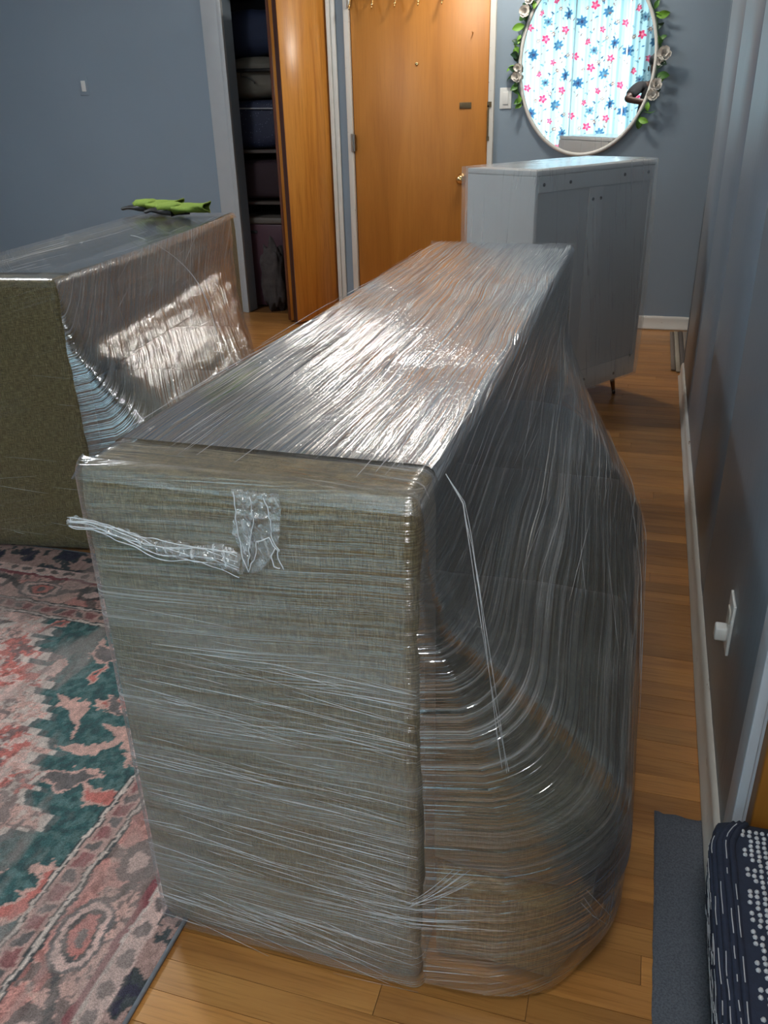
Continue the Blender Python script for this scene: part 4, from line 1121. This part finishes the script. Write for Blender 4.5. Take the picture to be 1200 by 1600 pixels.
def petal_mesh():
    nu, nv = 5, 6; P = np.zeros((nv, nu, 3))
    for j in range(nv):
        t = j / (nv - 1)
        for i in range(nu):
            s = (i / (nu - 1) - 0.5) * 2; wd = 0.48 * math.sin(math.pi * (0.08 + 0.80 * t)) ** 0.7
            P[j, i] = (t * 0.9, s * wd, 0.45 * t * t + 0.25 * s * s * wd)
    me = grid_mesh('petal', P); me.materials.append(M_PETAL); return me
PETAL = petal_mesh()
def garland(label, a0, a1, seed, n_leaf, flowers):
    r = random.Random(seed)
    gobj = thing('flower_garland', label, 'garland', (MXC, YW - 0.03, MZC))
    k = MB(); pts = []
    for i in range(30):
        a = a0 + (a1 - a0) * i / 29; q = 1.035 + 0.012 * math.sin(i * 1.3)
        pts.append((math.cos(a) * MA * q, -0.004 - 0.008 * math.sin(i), math.sin(a) * MBz * q))
    k.tube(pts, 0.003, 6); k.build('stem', M_LEAF[2], gobj, sm=True)
    for i in range(n_leaf):
        a = a0 + (a1 - a0) * (i + r.random()) / n_leaf; q = 1.04
        p = Vector((math.cos(a) * MA * q, -0.006, math.sin(a) * MBz * q))
        o = link('leaf', LEAFS[r.choices([0, 1, 2], [0.42, 0.34, 0.24])[0]], None, gobj, p)
        out_dir = math.atan2(math.sin(a) * MBz, math.cos(a) * MA); ang_ = out_dir + r.gauss(0, 0.75)
        s = r.uniform(0.035, 0.075); o.scale = (s, s, s)
        o.rotation_euler = Matrix.Rotation(-ang_, 3, 'Y').to_euler()
        o.rotation_euler = (Matrix.Rotation(-ang_, 3, 'Y') @ Matrix.Rotation(math.radians(90) + r.gauss(0, 0.5), 3, 'X') @ Matrix.Rotation(r.gauss(-0.1, 0.3), 3, 'Y')).to_euler()
    for (a, q, s) in flowers:
        c = Vector((math.cos(a) * MA * q, -0.025, math.sin(a) * MBz * q))
        e = link('blossom', None, None, gobj, c)
        for ring, (cnt, tilt, sc_) in enumerate(((6, 0.05, 1.0), (5, 0.45, 0.8), (3, 0.9, 0.5))):
            for j in range(cnt):
                o = link('petal', PETAL, None, e); o.scale = (s * sc_ * 1.25,) * 3
                rotm = Matrix.Rotation(math.radians(90), 3, 'X') @ Matrix.Rotation(2 * math.pi * j / cnt + ring * 0.4 + r.gauss(0, 0.1), 3, 'Z') @ Matrix.Rotation(-tilt + r.gauss(0, 0.15), 3, 'Y')
                o.rotation_euler = rotm.to_euler()
D_ = math.radians
garland('garland of green leaves and white flowers along the mirror left rim', D_(118), D_(205), 4, 34, ((D_(132), 1.10, 0.030), (D_(143), 1.12, 0.026), (D_(150), 1.10, 0.03), (D_(182), 1.03, 0.024), (D_(187), 1.05, 0.026)))
garland('garland of green leaves and white flowers along the mirror right rim', D_(62), D_(-38), 9, 30, ((D_(57), 1.07, 0.042), (D_(61), 1.10, 0.03), (D_(3), 1.11, 0.034), (D_(-1), 1.07, 0.022), (D_(-14), 1.07, 0.03), (D_(-20), 1.07, 0.03)))

# ------------------------------------------------------------------ flowered curtains behind the camera
def curtain_mesh(x0, x1, seed):
    step = 0.0095; nx = int((x1 - x0) / step); nz = int(2.62 / step)
    X, Z = np.meshgrid(np.linspace(x0, x1, nx), np.linspace(0.04, 2.66, nz), indexing='ij')
    Yc = -1.60 + 0.035 * np.sin(X * 2 * np.pi / 0.21 + 0.6 * np.sin(Z * 1.3)) + 0.02 * np.sin(X * 2 * np.pi / 0.085 + Z)
    C = np.zeros(X.shape + (3,)); C[:] = srgb(200, 232, 236)
    r = np.random.default_rng(77)
    wx = X + 0.01 * np.sin(Z * 17); wz = Z
    RXp, RZp = 0.62, 0.72
    mx = np.mod(wx, RXp); mz = np.mod(wz + 0.36 * (np.floor(wx / RXp) % 2), RZp)
    blue = srgb(70, 116, 150); navy = srgb(58, 66, 96); pk = srgb(226, 66, 110); pk2 = srgb(250, 150, 170); br = srgb(150, 110, 100); teal = srgb(110, 150, 165); dkp = srgb(90, 40, 70)
    def dist(cx, cz):
        dx = mx - cx; dx = dx - RXp * np.round(dx / RXp); dz = mz - cz; dz = dz - RZp * np.round(dz / RZp); return dx, dz
    def flower(cx, cz, s, col, core, k=5, ph=0.0):
        s = s * 1.15
        dx, dz = dist(cx, cz); q = np.hypot(dx, dz); a = np.arctan2(dz, dx)
        C[q < s * (0.80 + 0.20 * np.cos(k * a + ph))] = col
        m_ = (q < s * 0.62) & (np.cos(k * a + ph) < -0.3); C[m_] = C[m_] * 0.5 + core * 0.5
        C[q < s * 0.26] = core
    def lf(cx, cz, a, l, col):
        dx, dz = dist(cx, cz); u = dx * math.cos(a) + dz * math.sin(a); v = -dx * math.sin(a) + dz * math.cos(a)
        C[(np.abs(u / l) ** 1.5 + np.abs(v / (l * 0.32))) < 1] = col
    for cx, cz, s, c, q in ((0.12, 0.14, 0.068, blue, navy), (0.44, 0.24, 0.060, blue, teal), (0.30, 0.52, 0.050, teal, navy), (0.55, 0.60, 0.052, blue, navy)): flower(cx, cz, s, c, q, 7)
    for cx, cz, s in ((0.26, 0.32, 0.050), (0.52, 0.42, 0.045), (0.06, 0.46, 0.044), (0.38, 0.04, 0.040), (0.20, 0.62, 0.036)): flower(cx, cz, s, pk, pk2, 5, 0.7)
    for cx, cz, s in ((0.36, 0.38, 0.030), (0.16, 0.30, 0.026), (0.58, 0.12, 0.028), (0.44, 0.66, 0.026)): flower(cx, cz, s, br, srgb(240, 225, 205), 6)
    for q in range(46): lf(r.uniform(0, RXp), r.uniform(0, RZp), r.uniform(0, 3.1), r.uniform(0.014, 0.032), [teal, navy, blue, br][r.integers(4)])
    return grid_mesh('curtain', np.stack([X, Yc, Z], -1), col=C)
M_CURT = attr_mat('curtain_print', 0.9, 0.0, 0.62)
for x0, x1, lab in ((-3.1, -1.215, 'white flowered curtain panel on the left of the window'), (-1.195, -0.53, 'white flowered curtain panel in the middle of the window'), (-0.515, -0.12, 'narrow white flowered curtain panel on the right of the window')):
    c = thing('flowered_curtain', lab, 'curtain', (0, 0, 0), 0, 'flowered curtains behind the camera')
    link('cloth', curtain_mesh(x0, x1, 1), M_CURT, c)
    hm = MB(); hm.tube([(x0, -1.60, 2.668), (x1, -1.60, 2.668)], 0.011, 8); hm.build('heading', plain('curtain_heading', (0.7, 0.75, 0.75), 0.8), c, sm=True)
rodt = thing('curtain_rod', 'white curtain rod above the window', 'curtain rod')
k = MB(); k.tube([(-3.2, -1.60, 2.695), (-0.05, -1.60, 2.695)], 0.013, 10); k.build('pole', M_SWITCH, rodt, sm=True)
for x in (-3.1, -1.6, -0.12):
    k = MB(); k.tube([(x, YB, 2.695), (x, -1.60, 2.695)], 0.008, 8); k.build('bracket', M_SWITCH, rodt, sm=True)

# ------------------------------------------------------------------ ceiling lamps: the entry one and two added fills
def ceiling_lamp(label, x, y, r, strength, col, drop=0.0):
    o = thing('ceiling_lamp', label, 'lamp', (x, y, ZC))
    k = MB(); k.lathe([(0, 0), (r * 0.75, 0), (r * 0.75, -0.025), (r * 0.55, -0.03), (0, -0.03)], (0, 0, 0), (0, 0, 1), 28); k.build('lamp_base', M_STEEL, o, sm=True)
    if drop:
        k = MB(); k.tube([(0, 0, -0.03), (0, 0, -0.03 - drop)], 0.008, 8); k.build('lamp_stem', M_STEEL, o, sm=True)
    k = MB(); k.lathe([(r * 0.7, -0.031 - drop), (r, -0.05 - drop), (r * 0.97, -0.08 - drop), (r * 0.75, -0.115 - drop), (r * 0.4, -0.135 - drop), (0.0005, -0.14 - drop)], (0, 0, 0), (0, 0, 1), 28)
    k.build('lamp_shade', emit_mat('lamp_glow_' + label[:9], col, strength), o, sm=True)
ceiling_lamp('round pendant ceiling lamp near the entry door', -0.85, 5.10, 0.12, ENTRY_LAMP, (1.0, 0.93, 0.82), 0.26)
ceiling_lamp('pendant ceiling lamp hanging above the person', 0.0, -0.20, 0.13, ROOM_FILL, (1.0, 0.97, 0.93), 0.50)  # added out of view to light the near sofa face and right side
ceiling_lamp('wide ceiling lamp over the left living area', -3.0, 2.9, 0.19, LEFT_FILL, (0.93, 0.97, 1.0))  # added out of view to lift the left wall's brightness

# ------------------------------------------------------------------ person holding the phone (seen in the mirror)
M_SKIN = plain('dark_skin', (0.075, 0.038, 0.024), 0.5, 0, 40, 0.1)
M_TEE = plain('black_cotton', (0.008, 0.008, 0.009), 0.9, 0, 90, 0.2)
M_JEAN = plain('dark_denim', (0.02, 0.025, 0.04), 0.9, 0, 120, 0.3)
M_HAIR = plain('black_hair', (0.006, 0.005, 0.005), 0.6, 0, 120, 0.4)
per = thing('person', 'person in a black shirt holding up a phone, seen in the mirror', 'person')
def skinned(name, chains, mat, parent, sub=2):
    vs = []; es = []; rad = []; idx = {}; roots = []
    for ch in chains:
        prev = None
        for p, r_ in ch:
            key = tuple(round(q, 4) for q in p)
            if key not in idx: idx[key] = len(vs); vs.append(tuple(p)); rad.append(r_ if hasattr(r_, '__len__') else (r_, r_))
            if prev is None and key == tuple(round(q, 4) for q in ch[0][0]) : roots.append(idx[key])
            if prev is not None and prev != idx[key]: es.append((prev, idx[key]))
            prev = idx[key]
    me = bpy.data.meshes.new(name); me.from_pydata(vs, es, []); o = link(name, me, mat, parent)
    md = o.modifiers.new('skin', 'SKIN'); md.use_smooth_shade = True
    for i, r_ in enumerate(rad): me.skin_vertices[0].data[i].radius = r_
    me.skin_vertices[0].data[0].use_root = True
    sd = o.modifiers.new('sub', 'SUBSURF'); sd.levels = sub; sd.render_levels = sub
    return o
def HC(x, y, z): v = R @ Vector((x, y, z)); return (v.x, v.y, v.z + CAM_H)
bx, by = -0.115, -0.47
pelvis = (bx - 0.065, by, 0.95); waist = (bx - 0.055, by + 0.01, 1.10); chest = (bx - 0.02, by + 0.01, 1.32); neckb = (bx, by + 0.02, 1.50); neck = (bx, by + 0.03, 1.57)
shl, shr = (bx - 0.18, by + 0.02, 1.50), (bx + 0.18, by + 0.02, 1.50)
ell, elr = (-0.425, -0.17, 1.365), (0.165, -0.22, 1.22)
wrl, wrr = HC(-0.085, -0.075, 0.055), HC(0.110, -0.10, 0.060)
pml, pmr = HC(-0.050, -0.075, 0.028), HC(0.082, -0.095, 0.030)
hipl, hipr = (bx - 0.155, by, 0.90), (bx + 0.025, by, 0.90)
knl, knr = (bx - 0.15, by + 0.03, 0.49), (bx + 0.05, by + 0.03, 0.49)
anl, anr = (bx - 0.11, by - 0.01, 0.09), (bx + 0.11, by - 0.01, 0.09)
tol, tor = (bx - 0.13, by + 0.15, 0.035), (bx + 0.13, by + 0.15, 0.035)
body = [[(pelvis, 0.11), (waist, (0.115, 0.09)), (chest, (0.125, 0.10)), (neckb, 0.06), (neck, 0.05), ((bx, by + 0.045, 1.62), 0.062), ((bx, by + 0.05, 1.70), 0.088), ((bx, by + 0.04, 1.77), 0.075)],
        [(neckb, 0.06), (shl, 0.058), (tuple((a + b) / 2 for a, b in zip(shl, ell)), 0.046), (ell, 0.038), (tuple((a + b) / 2 for a, b in zip(ell, wrl)), 0.036), (wrl, 0.026), (pml, 0.024)],
        [(neckb, 0.06), (shr, 0.058), (tuple((a + b) / 2 for a, b in zip(shr, elr)), 0.046), (elr, 0.038), (tuple((a + b) / 2 for a, b in zip(elr, wrr)), 0.036), (wrr, 0.026), (pmr, 0.024)],
        [(pelvis, 0.11), (hipl, 0.088), (knl, 0.058), (anl, 0.04), (tol, 0.032)], [(pelvis, 0.11), (hipr, 0.088), (knr, 0.058), (anr, 0.04), (tor, 0.032)]]
for i in range(4):       # fingers closing round the two edges of the phone
    yy = -0.045 - 0.020 * i
    body.append([(pml, 0.024), (HC(-0.034, yy, 0.004), 0.0085), (HC(-0.016, yy - 0.002, -0.003 if i else 0.002), 0.008), (HC(-0.006, yy - 0.003, 0.000), 0.007)] if i else [(pml, 0.024), (HC(-0.036, yy, 0.010), 0.0085), (HC(-0.026, yy, 0.003), 0.008)])
    body.append([(pmr, 0.024), (HC(0.070, yy - 0.02, 0.006), 0.0085), (HC(0.058, yy - 0.022, -0.003), 0.008), (HC(0.046, yy - 0.022, -0.001), 0.007)])
body.append([(pml, 0.024), (HC(-0.034, -0.085, 0.034), 0.010), (HC(-0.012, -0.090, 0.026), 0.009)])
body.append([(pmr, 0.024), (HC(0.066, -0.105, 0.036), 0.010), (HC(0.048, -0.10, 0.027), 0.009)])
skinned('body', body, M_SKIN, per)
lerp = lambda a, b, t: tuple(p + (q - p) * t for p, q in zip(a, b))
tee = [[((bx - 0.065, by, 0.92), (0.195, 0.135)), (waist, (0.185, 0.120)), (chest, (0.170, 0.125)), ((bx, by + 0.02, 1.49), 0.085), ((bx, by + 0.025, 1.53), 0.066)],
       [((bx, by + 0.02, 1.49), 0.085), (shl, 0.074), (lerp(shl, ell, 0.5), 0.068), (lerp(shl, ell, 0.80), 0.064)],
       [((bx, by + 0.02, 1.49), 0.085), (shr, 0.074), (lerp(shr, elr, 0.5), 0.068), (lerp(shr, elr, 0.80), 0.064)]]
skinned('shirt', tee, M_TEE, per)
jeans = [[(pelvis, (0.122, 0.12)), (hipl, 0.10), (knl, 0.075), ((anl[0], anl[1], 0.10), 0.062)], [(pelvis, (0.122, 0.12)), (hipr, 0.10), (knr, 0.075), ((anr[0], anr[1], 0.10), 0.062)]]
skinned('trousers', jeans, M_JEAN, per)
blob('hair', (bx, by + 0.025, 1.765), (0.092, 0.100, 0.085), M_HAIR, 0.12, 9, per, 24, 14, 0.95)
for sx_ in (-1, 1):
    blob('eye', (bx + sx_ * 0.032, by + 0.128, 1.70), (0.011, 0.008, 0.007), plain('eye_white', (0.6, 0.58, 0.55), 0.2), 0, 1, per, 12, 8, 1.0)
    blob('ear', (bx + sx_ * 0.090, by + 0.04, 1.69), (0.010, 0.018, 0.030), M_SKIN, 0.1, 5, per, 12, 8, 1.0)
blob('nose', (bx, by + 0.140, 1.67), (0.014, 0.016, 0.022), M_SKIN, 0.05, 5, per, 12, 8, 0.9)
blob('mouth', (bx, by + 0.124, 1.635), (0.024, 0.008, 0.008), plain('lips', (0.10, 0.035, 0.03), 0.4), 0.05, 5, per, 14, 8, 1.0)
ph = thing('smartphone', 'black smartphone held up in both hands in front of the person', 'phone', (0, 0, CAM_H)); ph.rotation_euler = R.to_euler()
boxo('case', -0.018, 0.056, -0.140, 0.016, 0.010, 0.018, M_BLACK, ph, 0.003, 3)
boxo('screen', -0.015, 0.053, -0.136, 0.012, 0.0182, 0.0188, plain('dark_glass', (0.02, 0.02, 0.025), 0.05), ph)
